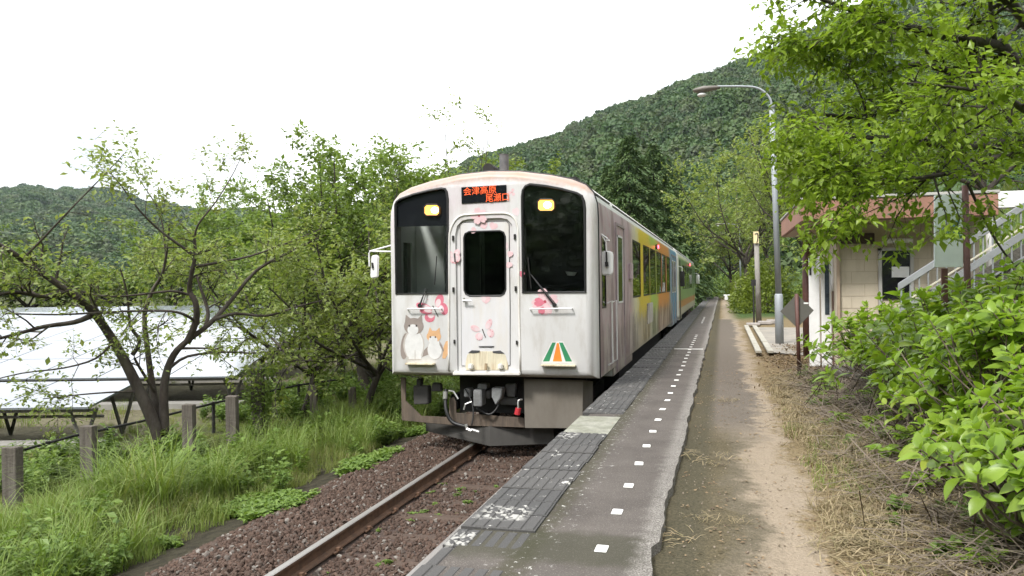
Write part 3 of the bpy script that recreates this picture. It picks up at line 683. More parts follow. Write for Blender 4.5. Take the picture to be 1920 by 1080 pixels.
# windscreens: black printed band above the clear pane on one side
cutv = [(216, 540), (556, 532)]
band_poly = [z1(*p) for p in winL[:9]] + [z1(*cutv[1]), z1(*cutv[0])]
low_poly = [z1(*cutv[0]), z1(*cutv[1])] + [z1(*p) for p in winL[9:]]
pw = pane('windscreen', low_poly, M_GLASS, .03); pane('black_band', band_poly, M_BLKGLASS, .026, pw); gasket(wl, pw)
pw = pane('windscreen', wr, M_GLASS, .03); gasket(wr, pw)
bandR = [z1(*p, .04) for p in winR[:9]] + [z1(1452, 520, .04), z1(1044, 520, .04)]
pane('black_band', bandR, M_BACKING, .0, pw)
# cab inside
MB().box((XC - .75, CY + 2.1, .3), (XC + 1.48, CY + 2.14, 2.78)).build('cab_bulkhead', M_INT, root)
MB().box((XC + .32, CY + .78, .3), (XC + 1.46, CY + .80, 2.78)).box((XC + .30, CY + .3, .3), (XC + .32, CY + .80, 2.78)).box((XC - .42, CY + 1.2, .3), (XC + .3, CY + 1.22, 2.78)).build('dark_backing', M_BACKING, root)  # added dark sheets: the shade of the unlit cab put into their colour
MB().box((XC - 1.49, CY + .98, .3), (XC - 1.02, CY + 1.0, 2.78)).build('cab_partition', plain('partition_grey', (.66, .67, .66), .6, .05, 3), root)
MB().box((XC - .86, CY + .98, .3), (XC - .44, CY + 1.0, 2.78)).build('cab_partition', plain('partition_dark_grey', (.34, .35, .34), .6, .05, 3), root)
MB().box((XC - .89, CY + .95, .3), (XC - .84, CY + 1.02, 2.4)).build('partition_post', plain('pale_blue_post', (.42, .52, .58), .5, .08, 3), root)
mb = MB().box((XC + .45, CY + .26, .9), (XC + 1.42, CY + .6, 1.22)).box((XC + 1.0, CY + .4, 1.22), (XC + 1.25, CY + .46, 1.42)); mb.build('driving_desk', M_DARK, root, bevel=.03)
MB().tube([z1(1360, 860, .3), z1(1362, 835, .3)], [.05, .085], 12).build('lamp_cup', M_INT, root)
# headlights
M_LAMP = emit('headlight_glow', (1, .44, .07), 1.2); M_CORE = emit('headlight_core', (1, .84, .45), 9.0)
for (x0, y0_, x1, y1_, cx, cy) in ((402, 396, 502, 468, 470, 432), (1142, 360, 1252, 437, 1206, 398)):
    ch = 16; oc = [(x0 + ch, y0_), (x1 - ch, y0_), (x1, y0_ + ch), (x1, y1_ - ch), (x1 - ch, y1_), (x0 + ch, y1_), (x0, y1_ - ch), (x0, y0_ + ch)]
    hl = pane('headlight', [z1(*p) for p in oc], M_LAMP, -.004 if x0 < 900 else .01, th=.02)
    gasket([z1(*p) for p in oc], hl, .010, -.006 if x0 < 900 else .008)
    c0 = z1(cx, cy, -.008 if x0 < 900 else .006); pane('bulb', [c0 + Vector((.055 * math.cos(a), 0, .045 * math.sin(a))) for a in np.linspace(0, 6.28, 14)[:-1]], M_CORE, 0, hl, .003)
# destination display
led = pane('destination_display', [z1(646, 284), z1(939, 267), z1(941, 373), z1(648, 390)], M_BLKGLASS, -.012, th=.03)
M_LED = emit('amber_led', (1, .13, .03), .16)
def text(body, p0, h, mat, parent, name='lettering', sx=1.0, rotz=0.0, normal_y=True):
    cu = bpy.data.curves.new(name, 'FONT'); cu.body = body; cu.size = h; cu.extrude = .002; to = bpy.data.objects.new(name, cu); COL.objects.link(to)
    bpy.context.view_layer.update(); me = new_from(to); bpy.data.objects.remove(to)
    me.transform(Matrix.Diagonal((sx, 1, 1, 1))); me.transform(Matrix.Rotation(math.pi / 2, 4, 'X')); me.transform(Matrix.Rotation(rotz, 4, 'Z'))
    o = link(name, me, parent); o.location = Vector(p0) - world_loc(parent); me.materials.clear(); me.materials.append(mat); return o
t_ = text('会津高原', z1(657, 333, -.018), .125, M_LED, led, sx=1.0); t_.rotation_euler.y = -.03
t_ = text('尾瀬口', z1(802, 376, -.018), .125, M_LED, led, sx=.95); t_.rotation_euler.y = -.03
# door in the recess
door_poly = [(640, 530), (650, 516), (940, 508), (955, 524), (962, 1080)]
dp = [z1(*p, .035) for p in door_poly] + [z2(932, 488, .035), z2(630, 490, .035)]
M_DOOR = plain('door_white', (.61, .605, .625), .4, .06, 2, dirt=(.58, .54, .48), stretch=(3, 3, .6))
def ring(outer, hole):
    """plate with a window opening: triangulated between two loops"""
    bm = bmesh.new(); a = [bm.verts.new(p) for p in outer]; b_ = [bm.verts.new(p) for p in hole]; e = []
    for L in (a, b_):
        for i in range(len(L)): e.append(bm.edges.new((L[i], L[(i + 1) % len(L)])))
    bmesh.ops.triangle_fill(bm, edges=e, use_beauty=True, use_dissolve=False)
    g = bmesh.ops.extrude_face_region(bm, geom=bm.faces[:]); bmesh.ops.translate(bm, verts=[v for v in g['geom'] if isinstance(v, bmesh.types.BMVert)], vec=(0, .02, 0))
    bmesh.ops.recalc_face_normals(bm, faces=bm.faces); V = [tuple(v.co) for v in bm.verts]; bm.verts.index_update(); F = [tuple(v.index for v in f.verts) for f in bm.faces]; bm.free(); return V, F
V, F = ring([p + Vector((0, -.012, 0)) for p in dp], [p + Vector((0, -.012, 0)) for p in wd])
door = mesh('end_door', V, F, M_DOOR, root)
pane('door_window', wd, M_GLASS2, .0, door); gasket(wd, door, .012, -.012)
gasket(dp, door, .008, -.004)
arch = [(562, 1480), (564, 1075), (566, 640), (572, 570), (600, 505), (645, 468), (720, 460), (880, 452), (950, 457), (992, 488), (1010, 540), (1016, 600), (1022, 1075), (1030, 1480)]
MB().tube(smooth_path([z1(*p, -.002) for p in arch] , 3), .016, 6).build('door_surround', M_WHITE, root, smooth=True)
mb = MB(); mb.tube([z1(662, 1005, -.02), z1(662, 1035, -.02)], .02, 8).tube([z1(655, 1022, -.04), z1(708, 1022, -.04)], .011, 8).build('handle', M_STEEL, door)
for zx, zy in ((590, 615), (592, 952), (993, 605), (999, 945)): MB().tube([z1(zx, zy - 16, -.012), z1(zx, zy + 16, -.012)], .016, 8).build('hinge', M_DARK, root)
for zx, zy in ((580, 340), (975, 345)): MB().tube([z2(zx, zy - 12, -.012), z2(zx, zy + 12, -.012)], .014, 8).build('hinge', M_DARK, root)
# foot plate below the door, threshold, lamps brackets
MB().prism([z2(570, 530, -.05), z2(995, 532, -.05), z2(995, 553, -.05), z2(568, 552, -.05)], (0, .09, 0)).build('threshold', M_WHITE, root, bevel=.008)
M_STAIN = plain('rusty_cream_plate', (.60, .55, .42), .6, .12, 4, dirt=(.36, .24, .13), stretch=(9, 3, .8))
MB().prism([z2(648, 480, .018), z2(660, 420, .018), z2(690, 398, .018), z2(875, 398, .018), z2(905, 425, .018), z2(922, 480, .018), z2(918, 520, .018), z2(652, 520, .018)], (0, .02, 0)).build('step_plate', M_STAIN, root, bevel=.006)
mb = MB(); mb.prism([z2(668, 410, .012), z2(690, 394, .012), z2(740, 396, .012), z2(738, 408, .012), z2(700, 412, .012)], (0, .02, 0)); mb.prism([z2(822, 400, .012), z2(870, 396, .012), z2(896, 414, .012), z2(860, 414, .012), z2(824, 410, .012)], (0, .02, 0)); mb.prism([z2(732, 368, .012), z2(832, 367, .012), z2(824, 374, .012), z2(740, 374, .012)], (0, .02, 0)); mb.build('scuff_mark', plain('scuff_black', (.05, .05, .055), .7, .3, 9), root)
for zx in (684, 872): MB().box(tuple(z2(zx - 19, 515, -.07)), tuple(z2(zx + 19, 478, .02))).build('hook_bracket', M_WHITE, root, bevel=.012)
MB().tube([z2(779, 520, -.05), z2(781, 478, -.03)], .022, 8).build('latch', plain('rusty_latch', (.30, .22, .13), .7, .3, 9), root)
for a, b2 in ((286, 498), (1062, 1326)):
    P = [z2(a, 136, .0), z2(a, 133, -.06), z2(b2, 129, -.06), z2(b2, 132, .0)]; MB().tube(P, .011, 8).build('grab_rail', M_PIPE, root)
for a, b2, y_ in ((266, 462, 478), (1124, 1352, 488)): MB().box(tuple(z2(a, y_ + 8, -.09)), tuple(z2(b2, y_ - 4, .0))).build('step', M_STAIN, root, bevel=.006)
# wipers
def wiper(piv, mid, e0, e1):
    o = MB().tube([z1(*piv, -.03), z1(piv[0] + (mid[0] - piv[0]) * .5, piv[1] + (mid[1] - piv[1]) * .5, -.06), z1(*mid, -.03)], [.016, .010, .007], 6).tube([z1(piv[0] + 16, piv[1], -.03), z1(mid[0] + 10, mid[1] + 8, -.03)], .005, 5).tube([z1(*piv, -.05), z1(*piv, .0)], .03, 10).build('wiper', M_BLACK, root)
    MB().tube([z1(*e0, -.018), z1(*e1, -.018)], .008, 5).build('blade', M_DARK, o)
wiper((372, 1055), (415, 940), (484, 730), (470, 920)); wiper((1252, 1052), (1095, 850), (1078, 738), (1100, 945))
# mirrors on arms
def mirror(poly, arms, dy, d=.05):
    P = [p for p in poly]; mb = MB(); mb.prism(P, (0, d, 0)); o = mb.build('mirror', M_PIPE, root, bevel=.016, seg=3)
    mb = MB()
    for a in arms: mb.tube(a, .012, 8)
    mb.build('mirror_arm', M_PIPE, o)
A = lambda x, y, dy=.25: z1(x, y, dy)
mirror([A(55, 728), A(95, 722), A(103, 740), A(98, 872), A(55, 880), A(47, 860)], [[A(195, 660), A(110, 683), A(48, 700), A(42, 716), A(44, 800)], [A(195, 703), A(48, 700)]], .25)
MB().tube([A(62, 775, .24), A(66, 812, .24)], .016, 8).build('mirror_clamp', M_DARK, root)
B_ = lambda x, y, dy=.45: z1(x, y, dy)
mirror([B_(1552, 712), B_(1566, 698), B_(1622, 698), B_(1636, 714), B_(1634, 845), B_(1620, 858), B_(1566, 858), B_(1552, 845)], [[B_(1592, 700), B_(1588, 640), B_(1560, 590), B_(1535, 600)], [B_(1588, 630), B_(1612, 630)], [B_(1560, 590), B_(1600, 620)]], .45)
MB().tube([B_(1592, 705, .43), B_(1594, 790, .43)], .012, 8).tube([B_(1592, 770, .43), B_(1596, 800, .43)], .024, 8).build('mirror_clamp', M_DARK, root)
# side: seam behind the front cap, cab door, grab rails, lamps, step skirts
def px_(u, v, x=XC + HW): return PX(u, v, x)
seam = [Vector((XC + x * 1.002, CY + .172, z + .003)) for x, z in SEC if x > -.9 and z > .2]; seam = [Vector((XC + HW + .002, CY + .172, .17))] + seam
MB().tube(seam, .014, 5).build('seam', M_BLACK, root)
for a, b2, wz in ((1.95, 2.95, 1), (16.2, 17.3, 1), (17.4, 18.5, 1)):
    xs = XC + HW; d_ = MB().box((xs - .03, CY + a, .06), (xs + .006, CY + b2, 2.42)).build('side_door', body.data.materials[0], root)
    mb = MB(); e = .035
    mb.box((xs - .02, CY + a - e, .06), (xs + .022, CY + a, 2.46)).box((xs - .02, CY + b2, .06), (xs + .022, CY + b2 + e, 2.46)).box((xs - .02, CY + a, 2.42), (xs + .022, CY + b2, 2.46)); mb.build('door_frame', plain('door_rim', (.30, .25, .26), .5, .2, 6), d_)
    MB().box((xs + .004, CY + a + .2, 1.18), (xs + .010, CY + b2 - .2, 2.24)).build('door_window', M_BLKGLASS, d_)
    mb = MB(); q0, q1 = CY + a + .17, CY + b2 - .17; mb.box((xs + .004, q0, 1.15), (xs + .016, q0 + .03, 2.27)).box((xs + .004, q1 - .03, 1.15), (xs + .016, q1, 2.27)).box((xs + .004, q0, 2.24), (xs + .016, q1, 2.27)).box((xs + .004, q0, 1.15), (xs + .016, q1, 1.18)); mb.build('window_frame', M_PIPE, d_)
for a, b2 in ((1.6, 4.2), (15.9, 19.25)): MB().box((XC + HW - .5, CY + a, .02), (XC + HW - .004, CY + b2, .158)).build('step_skirt', body.data.materials[0], root, bevel=.01)
for yy in (.95, 1.45): MB().tube([(XC + HW, CY + yy, 1.18), (XC + HW + .07, CY + yy, 1.22), (XC + HW + .07, CY + yy + .02, .30), (XC + HW, CY + yy + .02, .26)], .014, 8).build('grab_rail', M_PIPE, root)
MB().box((XC + HW, CY + 3.75, 1.55), (XC + HW + .05, CY + 4.05, 1.85)).build('camera_box', plain('pinkish_box', (.45, .36, .38), .5, .1, 5), root, bevel=.012)
M_REDL = emit('red_indicator', (1, .03, .05), 9.0)
def side_lamp(r, y):
    h = MB().box((XC + HW, y - .09, 2.36), (XC + HW + .05, y + .09, 2.48)).build('door_lamp', M_BLACK, r, bevel=.01)
    MB().tube([(XC + HW + .05, y, 2.42), (XC + HW + .085, y, 2.42)], .045, 12).build('lens', M_REDL, h)
side_lamp(root, CY + 9.83)
MB().box((XC + HW + .002, CY + 7.2, .55), (XC + HW + .02, CY + 8.6, 1.02)).build('equipment_hatch', plain('hatch', (.44, .41, .38), .6, .25, 4, dirt=(.2, .18, .17)), root, bevel=.006)
# roof gear
def roofz(y, u, v): return PY(u, v, y)
mb = MB(); p = PY(945, 291, 13.4); mb.tube([(p.x, 13.4, 2.95), (p.x, 13.4, p.z)], .085, 16).tube([(p.x, 13.4, p.z), (p.x, 13.4, p.z + .012)], [.09, .09], 16); mb.build('exhaust_pipe', plain('sooty_pipe', (.12, .12, .125), .7, .3, 6), root, smooth=False)
p = PY(918, 314, CY + .7); mb = MB(); mb.tube([(p.x, CY + .62, p.z - .03), (p.x, CY + .95, p.z - .03)], .085, 14); mb.build('roof_horn', M_DARK, root)
MB().tube(smooth_path([(p.x + .09, CY + .8, 3.12), (p.x + .17, CY + .85, 3.17), (p.x + .3, CY + .95, 3.08)], 3), .03, 8).build('roof_cable', M_GREY, root)
MB().box((XC + .75, CY + 1.6, 2.95), (XC + 1.0, CY + 1.9, 3.18)).build('antenna_base', M_DARK, root, bevel=.02)
MB().box((XC - .8, CY + 6, 2.9), (XC + .8, CY + 9.5, 3.32)).build('cooler', M_GREY, root, bevel=.05)
# underframe front
U_ = .28
MB().prism([z2(240, 566, U_), z2(272, 566, U_), z2(272, 715, U_), z2(370, 810, U_), z2(545, 818, U_), z2(548, 700, U_), z2(575, 690, U_), z2(590, 720, U_), z2(592, 792, U_), z2(1022, 822, U_), z2(1024, 884, U_), z2(620, 872, U_), z2(420, 856, U_), z2(246, 838, U_)], (0, .03, 0)).build('front_guard', M_FRAMEBROWN, root, bevel=.006)
sk = MB().prism([z2(1020, 575, .24), z2(1395, 585, .24), z2(1390, 888, .24), z2(1026, 886, .24)], (0, .03, 0)); sk.prism([z2(1395, 585, .24), z2(1455, 590, .7), z2(1455, 860, .7), z2(1390, 888, .24)], (0.0, .03, 0)); sk.build('skirt_plate', plain('brown_skirt', (.165, .148, .125), .8, .10, 2.2, dirt=(.125, .108, .086), stretch=(2.5, 2.5, 1)), root, bevel=.004)
pl = MB(); c0 = z2(805, 1000, .25); 
pl.add([z2(400, 850, .5), z2(805, 868, .28), z2(1210, 880, .5), z2(1210, 985, .5), c0, z2(400, 905, .5)], [(0, 1, 4, 5), (1, 2, 3, 4)]); pl.build('snow_plough', plain('plough_dark', (.05, .047, .043), .75, .3, 3, stretch=(2, 2, 1)), root)
MB().box((XC - .62, CY + .5, -.42), (XC + 1.3, CY + .56, .15)).build('front_bulkhead', M_DARK, root)
MB().box((XC - 1.25, CY + 4.5, -.55), (XC + 1.25, CY + 14.2, .14)).box((XC - .6, CY + .56, -.2), (XC + .6, CY + 4.5, .14)).box((XC - .6, CY + 14.2, -.2), (XC + .6, CY + CL - .2, .14)).build('underframe', M_DARK, root)
mb = MB(); mb.box(tuple(z2(700, 750, .1)), tuple(z2(780, 632, .32))).box(tuple(z2(726, 640, .2)), tuple(z2(808, 598, .4))).box(tuple(z2(640, 690, .25)), tuple(z2(705, 630, .4))).prism([z2(815, 632, .12), z2(884, 636, .12), z2(872, 700, .12), z2(842, 742, .12), z2(816, 690, .12)], (0, .2, 0)).box(tuple(z2(780, 700, .3)), tuple(z2(830, 640, .5))); mb.build('coupler', M_GREY, root, bevel=.012)
MB().box(tuple(z2(870, 740, .4)), tuple(z2(985, 690, .5))).prism([z2(900, 610, .35), z2(972, 604, .35), z2(960, 690, .35), z2(915, 690, .35)], (0, .1, 0)).build('buffer_box', plain('dark_grey_iron', (.10, .10, .10), .7, .3, 5), root, bevel=.01)
MB().prism([z2(318, 620, .34), z2(412, 622, .34), z2(416, 735, .34), z2(322, 738, .34)], (0, .15, 0)).box(tuple(z2(340, 620, .36)), tuple(z2(385, 570, .46))).prism([z2(440, 600, .36), z2(490, 605, .36), z2(498, 655, .36), z2(430, 655, .36)], (0, .1, 0)).build('junction_box', plain('dark_iron', (.055, .052, .05), .75, .3, 5), root, bevel=.012)
MB().tube(smooth_path([z2(528, 640, .2), z2(524, 700, .16), z2(530, 780, .1), z2(570, 850, .08), z2(660, 878, .05)], 4), .028, 8).tube(smooth_path([z2(650, 640, .25), z2(690, 720, .16), z2(700, 800, .1), z2(690, 870, .06)], 4), .010, 6).tube(smooth_path([z2(720, 760, .25), z2(800, 800, .2), z2(850, 760, .25), z2(870, 700, .3)], 4), .016, 6).build('brake_hose', M_BLACK, root, smooth=True)
MB().tube([z2(524, 655, .16), z2(522, 700, .15)], .036, 10).build('hose_coupling', M_STEEL, root); MB().tube([z2(545, 650, .14), z2(575, 655, .12), z2(604, 702, .10)], .013, 6).build('hose_coupling', M_STEEL, root); MB().tube([z2(655, 862, .03), z2(660, 892, .03), z2(690, 905, .02)], .026, 8).tube([z2(690, 895, .02), z2(738, 910, .0)], .018, 8).build('hose_coupling', M_STEEL, root); MB().tube([z2(640, 770, .12), z2(650, 735, .12), z2(690, 720, .16)], .014, 6).build('hose_coupling', M_STEEL, root)
MB().tube([z2(978, 800, .2), z2(985, 760, .2)], [.045, .04], 10).build('red_valve', M_RED, root); MB().tube(smooth_path([z2(985, 765, .2), z2(985, 715, .22), z2(1010, 705, .25)], 3), .014, 6).build('valve_pipe', M_STEEL, root)
for yc in (CY + 2.6, CY + 16.7): bogie(root, yc)
# printed pictures on the face
def pm(name, c): return plain(name, c, .45, .10, 8)
P_PINK = pm('print_pink', (.58, .17, .23)); P_LPINK = pm('print_light_pink', (.66, .46, .485)); P_PALE = pm('print_pale_pink', (.66, .54, .56)); P_BLK = pm('print_black', (.05, .04, .04)); P_DRED = pm('print_dark_red', (.40, .06, .09)); P_WHITE = pm('print_white', (.62, .615, .61))
P_GREY = pm('print_grey', (.26, .22, .20)); P_LGREY = pm('print_light_grey', (.46, .42, .39)); P_OR = pm('print_orange', (.60, .36, .19)); P_GRN = pm('print_green', (.03, .20, .09)); P_ORG = pm('print_bright_orange', (.80, .22, .03))
def ell(cx, cy, rx, ry, rot=0, n=16, a0=0, a1=2 * math.pi):
    r = math.radians(rot); return [(cx + rx * math.cos(a) * math.cos(r) - ry * math.sin(a) * math.sin(r), cy + rx * math.cos(a) * math.sin(r) + ry * math.sin(a) * math.cos(r)) for a in np.linspace(a0, a1, n, endpoint=a1 - a0 < 6.28)]
def petal(cx, cy, L, w, rot):
    pts = [(0, 0), (.35 * w, .3 * L), (.5 * w, .65 * L), (.34 * w, .95 * L), (.1 * w, L), (0, .86 * L), (-.1 * w, L), (-.34 * w, .95 * L), (-.5 * w, .65 * L), (-.35 * w, .3 * L)]; r = math.radians(rot)
    return [(cx + x * math.cos(r) - y * math.sin(r), cy + x * math.sin(r) + y * math.cos(r)) for x, y in pts]
def print_on(name, shapes, zf, dy, parent):
    V = []; F = []; mi = []; mats = []
    b0 = np.array(world_loc(parent))
    for k, (pts, mt) in enumerate(shapes):
        kk = len(V); V += [tuple(np.array(zf(x, y, dy - .0003 * k - .0012)) - b0) for x, y in pts]; F.append(tuple(range(kk, kk + len(pts))))
        if mt not in mats: mats.append(mt)
        mi.append(mats.index(mt))
    me = bpy.data.meshes.new(name); me.from_pydata(V, [], F)
    for mt in mats: me.materials.append(mt)
    me.polygons.foreach_set('material_index', mi); return link(name, me, parent)
def butterfly(wings, bodyline, zf, dy, parent, c1, c2, spots):
    s = []
    for cx, cy, rx, ry, rot in wings: s.append((ell(cx, cy, rx, ry, rot), c1)); s.append((ell(cx - (cx - bodyline[0]) * .25, cy - (cy - bodyline[1]) * .25, rx * .6, ry * .6, rot), c2))
    for x, y in spots: s.append((ell(x, y, 4, 4, 0, 8), P_DRED))
    x0, y0, x1, y1 = bodyline[2:]; s.append(([(x0 - 5, y0), (x0 + 5, y0 - 3), (x1 + 4, y1), (x1 - 5, y1 + 3)], P_BLK)); return print_on('butterfly_print', s, zf, dy, parent)
butterfly([(503, 145, 48, 78, 15), (553, 235, 45, 70, -12), (395, 330, 58, 56, 0), (330, 215, 95, 42, 22), (350, 265, 70, 30, 10)], (445, 235, 428, 200, 488, 320), z7, 0, root, P_PINK, P_PALE, [(530, 92), (575, 200), (580, 250), (560, 290), (365, 340), (390, 375), (425, 365), (540, 180), (372, 130)])
butterfly([(1060, 405, 34, 62, 22), (1082, 508, 38, 48, -10), (905, 455, 55, 34, 25), (950, 545, 42, 42, 0)], (1000, 500, 985, 462, 1022, 555), z7, .0215, door, P_LPINK, P_PALE, [(1070, 365), (1085, 405), (1100, 490), (1078, 545), (870, 440), (930, 575), (955, 585), (980, 580), (1075, 470)])
butterfly([(615, 712, 20, 26, 20), (620, 745, 18, 26, 0), (575, 720, 15, 22, -20), (590, 760, 20, 20, 0)], (600, 735, 600, 715, 604, 770), z1, 0, root, P_LPINK, P_PALE, [(590, 775), (605, 778), (620, 770)])
def blossom(cx, cy, L, zf, dy, parent, c=None, rot=0, n=5): print_on('blossom_print', [(petal(cx, cy, L, L * .8, rot + k * 360 / n), c or (P_LPINK if k % 2 else P_PINK)) for k in range(n)] + [(ell(cx, cy, L * .12, L * .12, 0, 8), P_DRED)], zf, dy, parent)
blossom(760, 470, 56, z1, 0, root, P_LPINK, 20); blossom(975, 315, 26, z1, 0, root, P_LPINK, 200, 3)
for q_ in [(petal(845, 560, 48, 60, 200), P_LPINK), (petal(800, 555, 44, 54, 160), P_LPINK), (petal(745, 572, 40, 46, 110), P_LPINK)]: print_on('petal_print', [q_], z1, .0215, door)
print_on('blossom_print', [(petal(805, 1045, 55, 62, 180), P_LPINK), (petal(798, 1030, 38, 34, 160), P_PALE)], z1, .0215, door)
blossom(1190, 1030, 88, z1, 0, root, P_LPINK, 75, 4)
for q_ in [(petal(1190, 1040, 70, 60, 100), P_PINK), (petal(1180, 1060, 54, 46, 20), P_PINK)]: print_on('petal_print', [q_], z1, -.002, root)
for q_ in [(petal(955, 740, 42, 40, 200), P_LPINK), (petal(945, 770, 40, 44, 330), P_LPINK), (petal(945, 640, 50, 22, 10), P_PALE)]: print_on('petal_print', [q_], z1, .0215, door)
for q_ in [(petal(1035, 870, 40, 40, 190), P_PINK), (petal(1012, 470, 55, 50, 160), P_PALE)]: print_on('petal_print', [q_], z1, 0, root)
print_on('emblem_print', [([(1130, 472), (1196, 338), (1270, 338), (1334, 472)], P_WHITE), ([(1140, 465), (1200, 345), (1222, 345), (1181, 465)], P_GRN), ([(1203, 465), (1229, 348), (1241, 348), (1262, 465)], P_ORG), ([(1243, 345), (1266, 345), (1325, 465), (1284, 465)], P_GRN)], z2, 0, root)
# plain sitting cats, a generic drawing of the same size and colours
print_on('cat_print', [(ell(115, 655, 48, 150, 6), P_GREY), (ell(215, 640, 120, 175), P_LGREY), (ell(218, 645, 105, 168), P_WHITE), ([(310, 770), (330, 700), (390, 640), (465, 630), (450, 680), (400, 740), (300, 780)], P_GREY), ([(160, 805), (215, 800), (225, 690), (150, 690)], P_WHITE), ([(240, 800), (295, 800), (300, 690), (235, 690)], P_WHITE),
    (ell(215, 430, 112, 95), P_GREY), (ell(205, 470, 62, 62), P_WHITE), ([(115, 390), (125, 300), (180, 345)], P_GREY), ([(260, 345), (305, 300), (312, 390)], P_GREY), (ell(165, 425, 11, 12), P_BLK), (ell(245, 425, 11, 12), P_BLK), ([(150, 800), (300, 800), (300, 808), (150, 808)], P_LGREY), ([(226, 700), (232, 700), (232, 800), (226, 800)], P_LGREY)], z7, 0, root)
print_on('cat_print', [([(535, 790), (550, 660), (575, 600), (615, 590), (620, 640), (600, 740), (570, 795)], P_OR), (ell(455, 690, 88, 115), P_LGREY), (ell(450, 692, 80, 110), P_WHITE), (ell(440, 545, 82, 66), P_OR), (ell(432, 585, 50, 44), P_WHITE), ([(370, 520), (395, 440), (430, 490)], P_OR), ([(455, 490), (505, 445), (512, 525)], P_OR), (ell(402, 552, 9, 10), P_BLK), (ell(458, 552, 9, 10), P_BLK), ([(500, 600), (530, 640), (555, 700), (545, 720), (505, 640)], P_GREY)], z7, -.002, root)

# second car -----------------------------------------------------------
Y2 = CY + CL + .45
root2 = thing('railcar', (XC, Y2, -.88), 'green and cream railcar coupled behind the flower printed one', 'train car', 'railcars coupled at the platform')
W2 = [(3.9 + i * 1.95, 5.4 + i * 1.95, 1.25, 2.25) for i in range(6)]
body2 = car_body(root2, 'green', Y2, [], W2, None)
for q in W2:
    for s in (-1, 1): side_window(root2, Y2, *q, side=s)
for a, b2 in ((1.3, 2.3), (16.6, 17.7)):
    xs = XC + HW; d_ = MB().box((xs - .03, Y2 + a, .06), (xs + .006, Y2 + b2, 2.42)).build('side_door', plain('door_brown', (.07, .06, .05), .5, .2, 4) if a < 3 else body2.data.materials[0], root2); MB().box((xs + .004, Y2 + a + .2, 1.2), (xs + .01, Y2 + b2 - .2, 2.2)).build('door_window', M_BLKGLASS, d_)
    MB().box((XC + HW - .5, Y2 + a - .4, .02), (XC + HW - .004, Y2 + b2 + .6, .158)).build('step_skirt', body2.data.materials[0], root2)
side_lamp(root2, Y2 + 10.4)
mo2 = MB().box((XC + HW + .06, Y2 + .6, 1.35), (XC + HW + .24, Y2 + .66, 1.95)).build('mirror', M_DARK, root2, bevel=.02); MB().tube([(XC + HW, Y2 + .6, 2.15), (XC + HW + .15, Y2 + .62, 2.1), (XC + HW + .15, Y2 + .63, 1.9)], .014, 6).build('mirror_arm', M_PIPE, mo2)
mo3 = MB().box((XC + HW + .08, Y2 + CL - .3, 1.45), (XC + HW + .3, Y2 + CL - .24, 2.0)).build('mirror', M_PIPE, root2, bevel=.02); MB().tube([(XC + HW, Y2 + CL - .3, 2.1), (XC + HW + .2, Y2 + CL - .28, 2.05), (XC + HW + .2, Y2 + CL - .27, 1.95)], .014, 6).build('mirror_arm', M_PIPE, mo3)
MB().box((XC - 1.25, Y2 + 4.5, -.55), (XC + 1.25, Y2 + 14.2, .14)).box((XC - .6, Y2 + .3, -.2), (XC + .6, Y2 + CL - .2, .14)).build('underframe', M_DARK, root2)
MB().box((XC - .45, CY + CL - .02, .1), (XC + .45, Y2 + .05, 2.3)).build('gangway', M_DARK, root2)
for yc in (Y2 + 2.6, Y2 + 16.7): bogie(root2, yc)

# ================================================================== STATION SIDE
M_GALV = plain('galvanised_grey', (.30, .325, .35), .55, .08, 4, metal=.2); M_BROWN = plain('brown_post_paint', (.085, .035, .028), .6, .25, 7, dirt=(.13, .06, .045)); M_CONC = plain('pole_concrete', (.27, .255, .235), .9, .2, 6, dirt=(.17, .155, .14), stretch=(4, 4, .6), bmp=.2)
def street_lamp(base, label):
    r = thing('street_lamp', base, label, 'street lamp', 'street lamps along the platform')
    d = Vector(base) - Vector((1.3, 19.37, 0)); q = lambda u, v: PY(u, v, 19.37) + d
    b0 = q(1462, 645); c0 = q(1460, 553); t0 = q(1447, 200)
    MB().tube([b0 - Vector((0, 0, .1)), c0, c0 + Vector((0, 0, .03))], [.098, .095, .07], 16).tube([c0, t0], [.072, .058], 16).tube([t0 - Vector((0, 0, .05)), t0 + Vector((0, 0, .05))], .066, 12).build('pole', M_GALV, r, smooth=True)
    MB().tube(smooth_path([t0, q(1445, 188), q(1437, 176), q(1420, 165), q(1395, 162), q(1345, 162)], 4), .026, 8).build('arm', M_GALV, r, smooth=True)
    h = [q(1350, 163), q(1340, 164), q(1320, 167), q(1306, 170), q(1299, 169.5)]; mb = MB(); mb.tube(h, [.045, .09, .125, .10, .03], 14)
    o = mb.build('lamp_shade', plain('lamp_head_brown', (.13, .115, .10), .5, .15, 5), r, smooth=True)
    for v in o.data.vertices: v.co.z = o.data.vertices[0].co.z + (v.co.z - o.data.vertices[0].co.z) * .62
    g = q(1316, 178); bm = bmesh.new(); bmesh.ops.create_uvsphere(bm, u_segments=14, v_segments=8, radius=.085)
    V = [tuple(Vector((v.co.x * 1.3, v.co.y, v.co.z * .6)) + g) for v in bm.verts]; bm.verts.index_update(); F = [tuple(v.index for v in f.verts) for f in bm.faces]; bm.free()
    mesh('diffuser', V, F, plain('lamp_glass', (.55, .55, .55), .25, .05, 4), r, smooth=True); return r
lamp = street_lamp((1.3, 19.37, 0), 'tall grey street lamp with a curved arm beside the station hut')
l2 = copy_tree(lamp); l2.location = (1.46, 64, 0); l2['label'] = 'distant street lamp far along the platform beyond the concrete pole'
